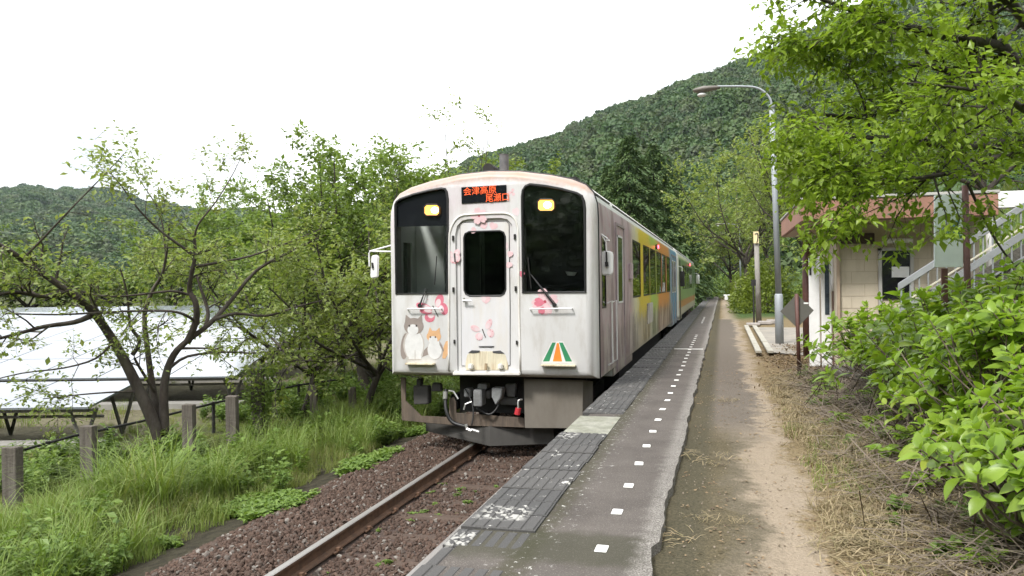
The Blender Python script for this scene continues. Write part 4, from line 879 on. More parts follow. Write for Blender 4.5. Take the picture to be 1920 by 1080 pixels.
# concrete pole with a cream marker board
r = thing('concrete_pole', (1.25, 29.6, 0), 'slim concrete pole with a small white and yellow board on top', 'pole')
MB().tube([PY(1423, 606, 29.6), PY(1418, 440, 29.6)], [.10, .085], 14).build('pole', M_CONC, r, smooth=True)
bd = MB().prism([PY(1413, 456, 29.45), PY(1422.5, 456, 29.45), PY(1422.5, 434, 29.45), PY(1412.5, 434, 29.45)], (0, .05, 0)).build('board', plain('board_cream', (.80, .66, .38), .5, .15, 4), r)
MB().tube(smooth_path([PY(1415, 439, 29.44), PY(1420, 437.5, 29.44), PY(1421, 443, 29.44), PY(1420.5, 449, 29.44), PY(1419, 455, 29.44)], 3), .018, 5).build('marking', M_BLACK, bd)
r = thing('iron_post', (1.1, 29, 0), 'thin dark iron post with a box head beside the concrete pole', 'post')
MB().tube([PY(1414, 610, 29), PY(1412.5, 530, 29)], .03, 8).build('post', M_DARK, r); MB().box(tuple(PY(1408.5, 536, 29)), tuple(PY(1417, 524, 29.1))).build('box_head', M_DARK, r, bevel=.01)
# diamond sign seen from behind
r = thing('diamond_sign', (1.15, 12.79, 0), 'grey back of a diamond shaped sign on a rusty brown pole', 'sign'); YS = 12.79
MB().tube([PZ(1499, 706, -.02), PY(1493.5, 551, YS)], .030, 10).build('pole', M_BROWN, r, smooth=True)
pl_ = MB().prism([PY(1463, 584, YS + .05), PY(1495, 615, YS + .05), PY(1526, 582, YS + .05), PY(1494, 551, YS + .05)], (0, .012, 0)).build('plate', plain('sign_back_grey', (.105, .10, .088), .55, .12, 6), r, bevel=.003)
MB().prism([PY(1507, 570, YS + .045), PY(1516, 570, YS + .045), PY(1516, 567, YS + .045), PY(1507, 567, YS + .045)], (0, .004, 0)).build('sticker', M_PIPE, pl_)

# station hut -----------------------------------------------------------
hut = thing('station_hut', (3.0, 15.2, 0), 'low cream station hut with a flat brown roof behind the hydrangeas', 'building')
m, t, b, o = new_mat('cream_blockwork'); c = ramp(t, noise(t, 2, 5, .6), [(.3, (.46, .40, .31)), (.7, (.56, .49, .385))]); c = mixc(t, mth(t, 'MULTIPLY', ramp(t, noise(t, 3, 6, .7, stretch=(3, 3, .5)), [(.5, (0, 0, 0)), (.75, (1, 1, 1))]), .4), c, (.30, .24, .17))
t.links.new(c, b.inputs['Base Color']); b.inputs['Roughness'].default_value = .85; bump(t, b, noise(t, 40, 3, .6), .15, .01); M_CREAM = m
MB().box((1.83, 13.8, -.1), (3.95, 17.0, 2.405)).build('wall', M_CREAM, hut)
# block courses on the wall facing the camera
mb = MB()
for k in range(1, 11): mb.box((1.86, 13.796, .02 + k * .2), (3.9, 13.802, .026 + k * .2))
for k in range(11):
    for j in range(5): mb.box((1.86 + .2 * (k % 2) + j * .4, 13.7955, .03 + k * .2), (1.866 + .2 * (k % 2) + j * .4, 13.801, .215 + k * .2))
jo = mb.build('block_joints', plain('joint_tan', (.37, .31, .235), .9, .1, 9), hut); jo['kind'] = 'stuff'
M_ROOF = plain('brown_fascia', (.30, .155, .11), .7, .15, 2, dirt=(.23, .125, .095), bmp=.1)
rf = MB().box((1.22, 13.0, 2.42), (3.98, 17.3, 2.75)).build('roof', M_ROOF, hut, bevel=.01)
MB().box((1.20, 12.98, 2.752), (4.0, 17.32, 2.80)).build('roof_coping', plain('coping_grey', (.42, .41, .39), .6, .12, 4, dirt=(.26, .25, .24)), rf, bevel=.008)
MB().box((1.27, 13.05, 2.408), (3.94, 17.25, 2.418)).build('soffit', plain('soffit_tan', (.42, .33, .26), .8, .12, 2, dirt=(.32, .24, .18)), rf)
MB().tube([(1.62, 16.3, 0), (1.62, 16.3, 2.41)], .085, 14).build('column', M_BROWN, hut, smooth=True)
MB().box((1.835, 13.72, 0), (1.875, 13.79, 2.40)).build('corner_post', plain('corner_tan', (.36, .27, .2), .7, .15, 5), hut)
MB().prism([PY(1573, 457, 13.74), PY(1640, 457, 13.74), PY(1640, 437, 13.74), PY(1573, 437, 13.74)], (0, .055, 0)).build('vent', plain('vent_brown', (.055, .03, .025), .6, .2, 6), hut, bevel=.006)
MB().tube([PY(1654, 452, 13.7), PY(1711, 451, 13.7)], .042, 12).build('tube_light', M_PIPE, hut)
w = MB().box(tuple(PY(1652, 560, 13.77)), tuple(PY(1709, 470, 13.79))).build('window', M_BLKGLASS, hut)
mb = MB(); x0 = PY(1648, 540, 13.74).x; x1 = PY(1714, 540, 13.74).x; ztop = PY(1680, 465, 13.74).z; zb = .95
mb.box((x0, 13.74, zb), (x0 + .05, 13.80, ztop)).box((x1 - .05, 13.74, zb), (x1, 13.80, ztop)).box((x0, 13.74, ztop - .04), (x1, 13.80, ztop)).box((x0, 13.74, zb), (x1, 13.80, zb + .05)); mb.build('window_frame', plain('window_frame_grey', (.40, .39, .37), .5, .1, 5), w, bevel=.004)
MB().prism([PY(1672, 520, 13.765), PY(1705, 520, 13.765), PY(1705, 500, 13.765), PY(1672, 500, 13.765)], (0, .003, 0)).build('notice', M_PIPE, w)
# white notice screen with a pipe hoop
r = thing('notice_screen', (1.65, 14.2, 0), 'white standing screen with a dark poster at the corner of the hut', 'screen')
MB().box((1.45, 14.25, .0), (1.62, 14.31, 1.88)).build('panel', M_PIPE, r, bevel=.008); MB().box((1.64, 14.18, .0), (1.80, 14.23, 1.86)).build('panel', M_PIPE, r, bevel=.008)
po = MB().box((1.695, 14.172, .90), (1.765, 14.178, 1.78)).build('poster', plain('poster_blue_black', (.03, .045, .07), .4, .5, 12, dirt=(.10, .12, .12)), r)
MB().box((1.455, 14.24, 1.58), (1.49, 14.247, 1.78)).build('notice', M_BLACK, r)
MB().tube(smooth_path([(1.615, 14.15, 1.55), (1.615, 14.15, 1.82), (1.65, 14.15, 1.95), (1.72, 14.15, 1.98), (1.79, 14.15, 1.95), (1.815, 14.15, 1.85), (1.815, 14.15, 1.3)], 3), .03, 10).build('pipe_hoop', M_PIPE, r, smooth=True)
MB().tube([(1.825, 14.15, 1.8), (1.825, 14.15, 0)], .018, 8).build('pipe', M_BROWN, r)

# sign board with a painted landscape -----------------------------------
r = thing('picture_board', (2.45, 9.5, 0), 'pale blue board with a painted lake and trees on brown posts', 'sign board'); YB = 9.5
g = lambda u, v, y=YB: PY(u, v, y)
bd = MB().prism([g(1752, 501), g(1806, 501), g(1806, 362), g(1752, 366)], (0, .03, 0)).build('board', plain('board_pale_blue', (.74, .81, .83), .5, .06, 3, dirt=(.66, .74, .76)), r, bevel=.004)
def bp(name, pts, c):
    y = YB - .003; V = [tuple(g(u, v, y)) for u, v in pts]; mesh(name, V, [tuple(range(len(V)))], pm('board_' + name, c), bd)
bp('lake_print', [(1779, 418), (1800, 412), (1797, 425), (1793, 437), (1787, 440), (1782, 432)], (.16, .36, .58))
bp('tree_print', [(1775, 447), (1783, 447), (1779, 428)], (.10, .30, .20)); bp('tree_print', [(1791, 447), (1803, 447), (1796, 430)], (.08, .28, .18)); bp('tree_print', [(1765, 449), (1775, 449), (1771, 433)], (.22, .40, .26)); bp('mountain_print', [(1760, 436), (1772, 414), (1779, 436)], (.36, .50, .62)); bp('flower_print', [(1755, 449), (1763, 453), (1762, 437), (1756, 432)], (.45, .52, .25))
MB().tube([(2.615, 9.5, -.05), (2.585, 9.5, 2.50)], .034, 10).build('post', M_BROWN, r, smooth=True); p = g(1771, 503); MB().box((p.x - .03, 9.49, -.05), (p.x + .03, 9.53, p.z)).build('post', M_BROWN, r)

# concrete stairs with railings -----------------------------------------
st = thing('staircase', (4.0, 12.1, 0), 'concrete stairs with grey railings climbing right beside the hut', 'staircase')
nst = 22
for k in range(nst):
    MB().box((1.62 + k * .25, 11.55, (k - 1) * .172 if k > 1 else -.1), (1.62 + (k + 1) * .25 + .03, 12.75, (k + 1) * .172)).build('step', M_CONC, st, bevel=.008, seg=1)
m, t, b, o = new_mat('rough_stone'); n_ = N('ShaderNodeTexVoronoi', t); n_.inputs['Scale'].default_value = 3.4; tcn = N('ShaderNodeTexCoord', t); t.links.new(tcn.outputs['Object'], n_.inputs['Vector'])
c = mixc(t, noise(t, 14, 4, .7), (.045, .042, .038), (.20, .185, .16)); t.links.new(c, b.inputs['Base Color']); b.inputs['Roughness'].default_value = .95; bump(t, b, noise(t, 9, 5, .7), .8, .05); M_STN = m
MB().prism([(2.2, 11.50, .0), (7.4, 11.50, 0), (7.4, 11.50, 4.42), (2.2, 11.50, .80)], (0, .045, 0)).build('side_wall', M_STN, st)
sl_ = .172 / .25
def slope_bar(x0, x1, dz, y, h, w_): 
    z = lambda x: (x - 1.62) * sl_ + dz
    return MB().add([(x0, y - w_, z(x0)), (x1, y - w_, z(x1)), (x1, y + w_, z(x1)), (x0, y + w_, z(x0)), (x0, y - w_, z(x0) + h), (x1, y - w_, z(x1) + h), (x1, y + w_, z(x1) + h), (x0, y + w_, z(x0) + h)], [(3, 2, 1, 0), (4, 5, 6, 7), (0, 1, 5, 4), (1, 2, 6, 5), (2, 3, 7, 6), (3, 0, 4, 7)])
M_RAIL = plain('railing_grey', (.29, .30, .32), .5, .1, 5, dirt=(.22, .22, .23))
for yv in (11.48,):
    rl = slope_bar(2.3, 7.2, .86, yv, .10, .025).build('handrail', M_RAIL, st, bevel=.006)
    slope_bar(2.3, 7.2, .50, yv, .10, .022).build('stringer', M_RAIL, rl); slope_bar(2.3, 7.2, .64, yv, .022, .012).build('mid_rail', plain('rail_cream', (.62, .58, .48), .5, .1, 5), rl); slope_bar(2.3, 7.2, .24, yv, .025, .012).build('low_rail', M_RAIL, rl)
    for k in range(44):
        x = 2.34 + k * .11; zt = (x - 1.62) * sl_; MB().box((x - .009, yv - .009, zt + .02), (x + .009, yv + .009, zt + .87)).build('baluster', M_RAIL if k % 8 else M_GALV, rl)
r = thing('guard_rail', (5, 14.5, 2.4), 'white beam guard rail on the bank above the stairs', 'guard rail')
MB().box((4.12, 14.4, 2.62), (9.5, 14.47, 2.92)).build('beam', M_PIPE, r, bevel=.03)
for x in (4.3, 6.3, 8.3): MB().tube([(x, 14.5, 1.0), (x, 14.5, 2.9)], .055, 10).build('post', M_PIPE, r)
# paving, drain channel, blocks -----------------------------------------
mpv = plain('worn_paving', (.22, .20, .175), .9, .25, 2.5, dirt=(.30, .27, .22), bmp=.25)
V = [(1.0, 16.9, .012), (1.9, 15.9, .012), (3.9, 17.4, .012), (3.9, 26, .012), (.95, 26.5, .012)]; tag(mesh('paving', V, [(0, 1, 2, 3, 4)], mpv), kind='structure')
r = thing('drain_channel', (.8, 21, 0), 'pale concrete drain channel edging the path before the lamp', 'drain channel')
for xo in (.0, .26): MB().prism([PZ(1417, 662, .01) + Vector((xo * .9, 0, 0)), PZ(1417, 662, .01) + Vector((xo * .9 + .12, 0, 0)), PZ(1395, 612, .01) + Vector((xo + .14, 0, 0)), PZ(1395, 612, .01) + Vector((xo, 0, 0))], (0, 0, .045)).build('kerb_stone', plain('pale_kerb', (.36, .345, .30), .9, .2, 7, dirt=(.22, .20, .15)), r, bevel=.006)
for i, (u, v, w_, nm) in enumerate(((1548, 655, .26, 'pale concrete block set further back beside the hydrangeas'), (1568, 672, .30, 'pale concrete block with white top nearest the hydrangea stems'))):
    p = PZ(u, v, 0); bl = thing('concrete_block', (p.x, p.y, 0), nm, 'block', 'concrete blocks beside the bushes')
    MB().box((p.x - w_ / 2, p.y, -.03), (p.x + w_ / 2, p.y + .2, .12)).build('block', M_CONC, bl, bevel=.01); MB().box((p.x - w_ / 2 + .01, p.y + .01, .121), (p.x + w_ / 2 - .01, p.y + .19, .15)).build('cap', M_PIPE, bl, bevel=.006)
for k, (u, v) in enumerate(((1412, 609), (1434, 607), (1450, 606))):
    p = PZ(u, v, .01); o = MB().box((p.x - .22, p.y - .3, .0), (p.x + .22, p.y + .3, .07 + .03 * k)).build('stone_slab', plain('slab_%d' % k, (.34, .31, .29), .9, .2, 6), None, bevel=.015); tag(o, ('flat stone slab at the foot of the concrete pole', 'flat stone slab between the pole and the lamp', 'flat stone slab nearest the street lamp base')[k], 'slab', 'stone slabs by the pole')
r = thing('marker_post', tuple(PZ(1381, 567, 0)), 'short pale post beside the path near the distant lamp', 'post'); p = PZ(1381, 567, 0); MB().tube([p, PY(1380, 528, p.y)], .10, 8).build('post', M_CONC, r)
p = PZ(1362, 562, 0); r = thing('hydrant', tuple(p), 'small white post at the far end of the platform', 'post'); MB().tube([p, PY(1362, 552, p.y)], .16, 8).tube([PY(1357, 554, p.y), PY(1368, 554, p.y)], .08, 6).build('post', M_PIPE, r)

# ================================================================== SOLAR FIELD AND FENCES
eS = Vector((math.cos(PSI), math.sin(PSI), 0)); eD = Vector((-math.sin(PSI), math.cos(PSI), 0))
def SD(s, d, z): v = eS * s + eD * d; v.z = z; return v
m, t, b, o = new_mat('solar_glass'); c = ramp(t, noise(t, .5, 4, .6), [(.3, (.15, .17, .20)), (.7, (.22, .24, .27))]); t.links.new(c, b.inputs['Base Color']); b.inputs['Roughness'].default_value = .22; b.inputs['IOR'].default_value = 1.7; b.inputs['Coat Weight'].default_value = .5; b.inputs['Coat Roughness'].default_value = .1; M_SOL = m
M_LEG = plain('array_steel', (.12, .115, .105), .7, .2, 6)
rows = [(13.6, 15.5, -.60, -.36, -7.45, 9, 'small solar array nearest the track, low in the left corner'), (18.3, 22.2, -.62, -.03, -6.55, 15, 'front long solar array behind the bare cherry trunks'), (23.2, 27.5, -.48, .12, -7.3, 13, 'second long solar array behind the front one'), (28.5, 33, -.35, .26, -8.3, 15, 'third solar array further up the field'), (34.5, 40, -.2, .38, -9.2, 18, 'fourth solar array near the far edge of the field'), (41.5, 48, -.1, .46, -9.8, 22, 'farthest solar array below the dark tree line')]
pmesh = {}
for d0, d1, za, zb, sr, nc, lab in rows:
    r = thing('solar_array', SD(sr - 6, (d0 + d1) / 2, -1.35), lab, 'solar array', 'solar arrays in the field'); Lc = 1.65; nr = 2 if d1 - d0 > 2.5 else 1; dep = math.hypot(d1 - d0, zb - za) / nr; ang = math.atan2(zb - za, d1 - d0)
    key = round(dep, 2)
    if key not in pmesh:
        o = MB().box((0, 0, -.02), (Lc - .035, dep - .035, .02)).build('panel', M_SOL); pmesh[key] = o.data; bpy.data.objects.remove(o)
    Rm = Euler((0, 0, PSI)).to_matrix() @ Euler((ang, 0, 0)).to_matrix()
    for i in range(nc):
        for j in range(nr):
            o = link('panel', pmesh[key], r); k = j / nr; o.location = SD(sr - (i + 1) * Lc, d0 + (d1 - d0) * k, za + (zb - za) * k) - Vector(r.location); o.rotation_euler = Rm.to_euler()
    mb = MB(); mb.box((0, 0, 0), (0, 0, 0)) if 0 else None
    for i in range(int(nc * Lc / 2.2) + 1):
        s_ = sr - .25 - i * 2.2
        for f in (.12, .85):
            dd = d0 + (d1 - d0) * f; zz = za + (zb - za) * f - .06; MB().tube([SD(s_ - .25, dd, zz), SD(s_, dd, -1.35)], .035, 5).tube([SD(s_ + .25, dd, zz), SD(s_, dd, -1.35)], .035, 5).build('support', M_LEG, r)
    mb = MB(); mb.tube([SD(sr, d0 + .1, za - .05), SD(sr - nc * Lc, d0 + .1, za - .05)], .045, 5).tube([SD(sr, d0 + .45, za - .22), SD(sr - nc * Lc, d0 + .45, za - .22)], .03, 5); mb.build('beam', M_LEG, r)
    MB().add([SD(sr + .1, d0 - .1, -1.36), SD(sr - nc * Lc, d0 - .1, -1.36), SD(sr - nc * Lc, d0 + .35, -1.36), SD(sr + .1, d0 + .35, -1.36), SD(sr + .1, d0 - .1, -1.22), SD(sr - nc * Lc, d0 - .1, -1.22), SD(sr - nc * Lc, d0 + .35, -1.22), SD(sr + .1, d0 + .35, -1.22)], [(4, 5, 6, 7), (0, 1, 5, 4), (3, 2, 6, 7), (0, 3, 7, 4)]).build('footing', plain('footing_concrete', (.27, .26, .24), .9, .15, 3), r)
# old timber fence posts
M_POST = plain('weathered_timber', (.085, .072, .060), .9, .3, 5, dirt=(.15, .135, .115), stretch=(7, 7, .7), bmp=.5)
FP = [(25, 965, 838, 36, 'nearest weathered fence post at the left edge of the photo'), (168, 897, 798, 32, 'weathered fence post left of the leaning cherry trunk'), (356, 880, 758, 26, 'weathered fence post just right of the cherry trunk'), (437, 868, 742, 25, 'tall weathered fence post beside the ivy covered one'), (485, 832, 690, 26, 'fence post wrapped in ivy'), (590, 782, 722, 17, 'small far fence post in the tall grass'), (662, 765, 726, 16, 'farthest fence post near the train front')]
post_xy = []
for u, vb, vt, w_, lab in FP:
    p = PZ(u, vb, -1.22); dd = (p - Vector(CAM)).dot(Vector(cF)); hw = w_ / FPX * dd / 2 * .80; tp = PD(u - 2, vt, dd); r = thing('fence_post', (p.x, p.y, -1.22), lab, 'fence post', 'old fence posts along the track')
    lean = Vector((tp.x - p.x, tp.y - p.y, 0)); V = []
    for z, k in ((-1.6, 0), (tp.z - .01, 1), (tp.z, 1)):
        e = hw * (1 if z < tp.z else .92); c = math.cos(PSI * .6); s_ = math.sin(PSI * .6); V += [(p.x + lean.x * k + (a * c - b_ * s_) * e, p.y + lean.y * k + (a * s_ + b_ * c) * e, z + rnd.uniform(-.008, .008) * k) for a, b_ in ((-1, -.7), (1, -.7), (1, .7), (-1, .7))]
    mb = MB(); mb.add(V, [(0, 1, 5, 4), (1, 2, 6, 5), (2, 3, 7, 6), (3, 0, 4, 7), (4, 5, 9, 8), (5, 6, 10, 9), (6, 7, 11, 10), (7, 4, 8, 11), (8, 9, 10, 11)]); mb.build('post', M_POST, r, bevel=.006, seg=1); post_xy.append((p.x, p.y, tp.z, hw, r))
r = thing('pipe_fence', tuple(PD(200, 805, 12.8)), 'low rusty black pipe fence behind the old timber posts', 'fence'); rp_ = [PD(-60, 872, 11.2), PD(0, 856, 11.6), PD(135, 818, 12.4), PD(265, 790, 13.3), PD(330, 774, 14), PD(400, 756, 15), PD(560, 722, 18), PD(660, 708, 21)]
MB().tube(rp_, .022, 6).build('rail', M_DARK, r)
for q in [rp_[1], rp_[2].lerp(rp_[1], .35), rp_[2].lerp(rp_[3], .5), rp_[3].lerp(rp_[4], .6), rp_[5], rp_[6]]: MB().tube([(q.x, q.y, -1.4), (q.x, q.y, q.z + .03)], .032, 6).build('post', M_DARK, r)

# ================================================================== TREES
M_BARK = plain('cherry_bark', (.055, .042, .035), .9, .35, 9, dirt=(.12, .105, .09), stretch=(1, 1, .5), bmp=.5)
M_BARK2 = plain('dark_bark', (.040, .032, .026), .9, .3, 9, dirt=(.09, .08, .065), bmp=.4)
L_CHERRY = leafmat('cherry_leaves', [(0.135, 0.186, 0.047), (0.179, 0.241, 0.061), (0.231, 0.289, 0.079), (0.261, 0.296, 0.094), (0.157, 0.206, 0.053)], .42, .38)
L_GREEN = leafmat('green_leaves', [(0.099, 0.160, 0.039), (0.133, 0.204, 0.047), (0.175, 0.248, 0.059), (0.208, 0.277, 0.072), (0.117, 0.175, 0.043)], .40, .42)
L_YEL = leafmat('yellow_green_leaves', [(0.121, 0.176, 0.028), (0.176, 0.231, 0.037), (0.220, 0.275, 0.047), (0.143, 0.198, 0.033)], .35, .45)
L_CEDAR = leafmat('cedar_needles', [(0.036, 0.074, 0.027), (0.056, 0.105, 0.033), (0.076, 0.130, 0.039), (0.101, 0.147, 0.045), (0.048, 0.091, 0.030)], .10, .6)
L_NEAR = leafmat('near_cherry_leaves', [(0.147, 0.226, 0.025), (0.197, 0.294, 0.035), (0.249, 0.341, 0.042), (0.163, 0.252, 0.030), (0.283, 0.349, 0.053)], .45, .40)

# leaning cherry on the left bank -----------------------------------------
W0 = 12.5
def Q(u, v, dw=0): return PD(u, v, W0 + dw)
T = Tree(5); r = thing('cherry_tree', tuple(PZ(300, 858, -1.22)), 'leaning multi trunk cherry tree with thin foliage before the solar field', 'tree', 'trees left of the track')
mains = [
 ([(304, 880, 0), (290, 800, 0), (262, 735, -.05), (238, 685, -.1), (208, 632, -.3), (170, 580, -.5), (122, 542, -.8), (60, 500, -1.1), (5, 462, -1.5), (-70, 430, -1.9)], .115, .025),
 ([(306, 880, .05), (308, 800, .1), (307, 740, .15), (312, 700, .2), (326, 665, .25), (350, 640, .3), (392, 608, .4), (432, 565, .6), (480, 508, .8), (540, 474, 1.0), (610, 440, 1.3)], .09, .016),
 ([(300, 800, .2), (290, 750, .3), (283, 705, .4), (276, 650, .5), (271, 590, .5), (286, 545, .5), (304, 515, .4), (313, 470, .3), (318, 420, .2)], .07, .014),
 ([(352, 640, .3), (368, 600, .2), (366, 565, .1), (355, 545, .1), (360, 510, 0), (366, 478, 0), (364, 440, -.1)], .062, .022),
 ([(385, 612, .4), (390, 585, .5), (378, 545, .6), (368, 515, .7)], .04, .02),
 ([(120, 545, -.8), (85, 556, -1), (30, 548, -1.3), (-40, 560, -1.8)], .05, .02),
 ([(42, 486, -1.2), (91, 436, -1.2), (144, 380, -1.3), (205, 318, -1.3), (238, 282, -1.4)], .022, .004),
 ([(170, 592, -.5), (140, 604, -.6), (84, 612, -.9), (40, 624, -1.2), (-30, 642, -1.6)], .05, .02),
 ([(372, 607, .3), (350, 592, 0), (322, 584, -.2), (262, 583, -.4), (190, 586, -.7), (110, 590, -1.1), (10, 588, -1.5)], .028, .012),
 ([(352, 552, .1), (320, 546, -.1), (266, 552, -.3), (205, 556, -.6), (150, 545, -.8), (100, 512, -1)], .026, .008),
 ([(248, 665, -.1), (262, 640, -.1), (246, 615, -.2), (242, 592, -.2), (238, 550, -.3), (226, 505, -.4)], .04, .012),
 ([(366, 480, 0), (340, 462, -.2), (300, 432, -.4), (262, 395, -.6), (225, 345, -.8), (200, 318, -.9)], .030, .007),
 ([(367, 500, 0), (410, 492, .2), (470, 480, .4), (540, 455, .7), (600, 430, .9)], .030, .008),
 ([(364, 450, -.1), (372, 420, -.2), (405, 378, -.2), (440, 320, -.1), (458, 278, 0)], .022, .004),
 ([(310, 470, .3), (300, 400, .3), (270, 350, .2), (235, 300, .1)], .018, .004),
 ([(318, 690, .2), (352, 668, .3), (420, 660, .5), (480, 662, .7), (530, 655, .8)], .030, .010),
 ([(400, 600, .4), (440, 588, .5), (500, 592, .7), (560, 574, 1.0), (620, 560, 1.2)], .034, .012),
 ([(255, 735, -.1), (218, 735, -.3), (150, 740, -.5), (80, 748, -.8)], .02, .008),
 ([(290, 735, .3), (262, 690, .1), (252, 672, 0)], .03, .02),
 ([(213, 640, -.3), (180, 672, -.4), (120, 690, -.6), (40, 700, -.9), (-40, 720, -1.2)], .022, .008)]
src = [T.limb([Q(*p) for p in pts], r0, r1, 3) for pts, r0, r1 in mains]
l2 = []
for k, q in enumerate(src): l2 += T.sprout(q, 6 if q[1][0] > .035 else 5, .95, .35, .9, .0, .18, .5, .7)
l3 = []
for q in l2: l3 += T.sprout(q, 6, .46, .15, .8, .0, .2, .6, .7)
T.wood('trunk', M_BARK, r, 10); g1 = np.random.default_rng(3)
crown('crown', l3 + l2, 9.5, .078, L_CHERRY, r, g1, LEAF4, .045, .45)

def auto_tree(name, label, base, h, spread, seed, leaf, per, lmat, bark, group, limbs=7, r0=.16, n2=9, n3=7, L2=.34, L3=.12, up=.05, flat=.8, trunk=.28, gap=0.0, cat='tree'):
    T = Tree(seed); R = T.r; b = Vector(base); rt = thing(name, base, label, cat, group)
    top = b + Vector((R.uniform(-.1, .1) * h, R.uniform(-.1, .1) * h, trunk * h)); tr = T.limb([b - Vector((0, 0, .2)), b.lerp(top, .5) + Vector((R.gauss(0, .04), R.gauss(0, .04), 0)), top], r0, r0 * .7, 3)
    a0 = R.random() * 6; srcs = []
    for k in range(limbs):
        a = a0 + k * 6.283 / limbs + R.gauss(0, .25); e = R.uniform(.35, 1.0); zt = h * R.uniform(.72, 1.0) if e < .7 else h * R.uniform(.5, .82)
        end = b + Vector((math.cos(a) * spread * e, math.sin(a) * spread * e, zt)); st = b.lerp(top, R.uniform(.6, 1)); mid = st.lerp(end, .5) + Vector((math.cos(a) * spread * .12, math.sin(a) * spread * .12, -h * .03))
        srcs.append(T.limb([st, st.lerp(mid, .5) + Vector((R.gauss(0, .06), R.gauss(0, .06), 0)) * h * .2, mid, mid.lerp(end, .5) + Vector((R.gauss(0, .05), R.gauss(0, .05), 0)) * h * .2, end], r0 * .5, .012, 3))
    l2 = []
    for q in srcs: l2 += T.sprout(q, n2, h * L2, .12, .85, up, .14, .5, flat)
    l3 = []
    for q in l2: l3 += T.sprout(q, n3, h * L3, .1, .8, up * .7, .2, .6, flat)
    T.wood('trunk', bark, rt, 8); g = np.random.default_rng(seed); crown('crown', l3 + l2, per * 2.0, leaf * 1.18, lmat, rt, g, LEAF4, .02 * h * .5, .6); return rt

GL = 'trees left of the track'
def at(u, v, w, z=-1.25): d = ray(u, v); p = CAM + d * w; return (p[0], p[1], z)
auto_tree('broadleaf_tree', 'bushy green tree left of the train with upright leafy shoots', at(690, 700, 19.5), 6.1, 2.6, 21, .105, 11, L_GREEN, M_BARK2, GL, 9, .17, 10, 7, .30, .11, .10)
auto_tree('broadleaf_tree', 'tall green tree standing against the sky between cherry and train', at(585, 700, 22), 5.6, 2.9, 22, .105, 10, L_GREEN, M_BARK2, GL, 9, .16, 10, 7, .30, .11, .10)
auto_tree('broadleaf_tree', 'low spreading tree whose dark trunk shows beside the train face', at(672, 690, 15.5), 4.3, 2.6, 23, .085, 7, L_CHERRY, M_BARK2, GL, 8, .09, 9, 7, .34, .13, .02, .5)
auto_tree('broadleaf_tree', 'drooping leafy tree with pale low branches over the fence posts', at(560, 690, 16.5), 4.4, 2.7, 24, .085, 6, L_CHERRY, M_BARK2, GL, 8, .08, 9, 7, .34, .13, .0, .5)
auto_tree('broadleaf_tree', 'green tree rising behind the roof of the front railcar', at(790, 660, 27), 7.4, 3.2, 25, .13, 10, L_GREEN, M_BARK2, GL, 9, .18, 10, 7, .30, .11, .10)
auto_tree('broadleaf_tree', 'full bright green tree filling the gap left of the train cab', at(640, 690, 24.5), 6.3, 3.0, 29, .11, 11, L_GREEN, M_BARK2, GL, 9, .15, 10, 7, .30, .11, .08)
auto_tree('slender_tree', 'airy pale tree top standing above the roof exhaust pipe', at(885, 640, 36), 11.0, 2.4, 26, .15, 4.5, L_YEL, M_BARK2, GL, 7, .15, 8, 6, .22, .09, .14)
auto_tree('broadleaf_tree', 'yellowish bushy tree behind the railcar roof right of the exhaust', at(985, 640, 42), 9.0, 2.4, 27, .16, 9, L_YEL, M_BARK2, GL, 8, .15, 9, 7, .28, .10, .1)
auto_tree('broadleaf_tree', 'green tree low behind the railcar roof beside the exhaust pipe', at(935, 640, 40), 8.6, 3.4, 28, .16, 9, L_GREEN, M_BARK2, GL, 8, .15, 9, 7, .30, .11, .1)
for k, (u, w, h, sp, lm) in enumerate(((-60, 62, 8.5, 6, L_GREEN), (60, 66, 6.0, 5, L_GREEN), (150, 70, 5.2, 5, L_CHERRY), (240, 68, 5.4, 5, L_GREEN), (330, 66, 8.2, 5, L_GREEN), (420, 60, 10.2, 5.5, L_GREEN), (480, 56, 9.8, 5, L_GREEN), (520, 40, 6.5, 3.5, L_GREEN))):
    auto_tree('field_tree', ['dense tree at the far left edge of the solar field', 'round tree behind the solar field near the left edge', 'pale low tree beyond the solar arrays under the distant hill', 'low green tree beyond the solar arrays left of centre', 'tree behind the leaning cherry at the back of the field', 'taller dark tree behind the field right of the cherry', 'dark tree at the back of the field beside the bushy trees', 'green tree at the right end of the solar field'][k], at(u, 575, w), h, sp, 40 + k, .22, 9, lm, M_BARK2, 'trees behind the solar field', 8, .2, 8, 6, .36, .14, .03)

# cedars behind the train ------------------------------------------------
def cedar_mesh(seed, n=11000):
    g = np.random.default_rng(seed); t = g.random(n) ** .75; a = g.random(n) * 6.283
    lay = .5 + .5 * np.sin(t * 55 + 2.2 * np.sin(a * 3 + seed)); R = (.36 * (1 - t) ** .85 + .015) * (.55 + .45 * lay) * (1 + .22 * np.sin(a * 5 + t * 20 + seed)); rr = R * np.sqrt(.25 + .75 * g.random(n))
    p = np.stack([rr * np.cos(a), rr * np.sin(a), 1 - t * .0 - (1 - t) * 0 - .0 * t], -1); p[:, 2] = .06 + .94 * t - .16 * rr
    d = np.stack([np.cos(a), np.sin(a), -.35 + .5 * g.normal(size=n) * .5], -1) + .45 * rand_dirs(n, 1, g); up = np.array([0, 0, 1]) + .6 * rand_dirs(n, 1, g)
    V, F = leaves((np.array([[0, 0, 0], [-.22, .45, .05], [0, 1, -.15], [.22, .5, .05]]), np.array([[0, 3, 2], [0, 2, 1]])), p, d, up, .028 * (.6 + .9 * g.random(n)) * (1.15 - .55 * t)); return bare_mesh('crown', V, F, L_CEDAR)
cm = [cedar_mesh(s) for s in (1, 2, 3)]
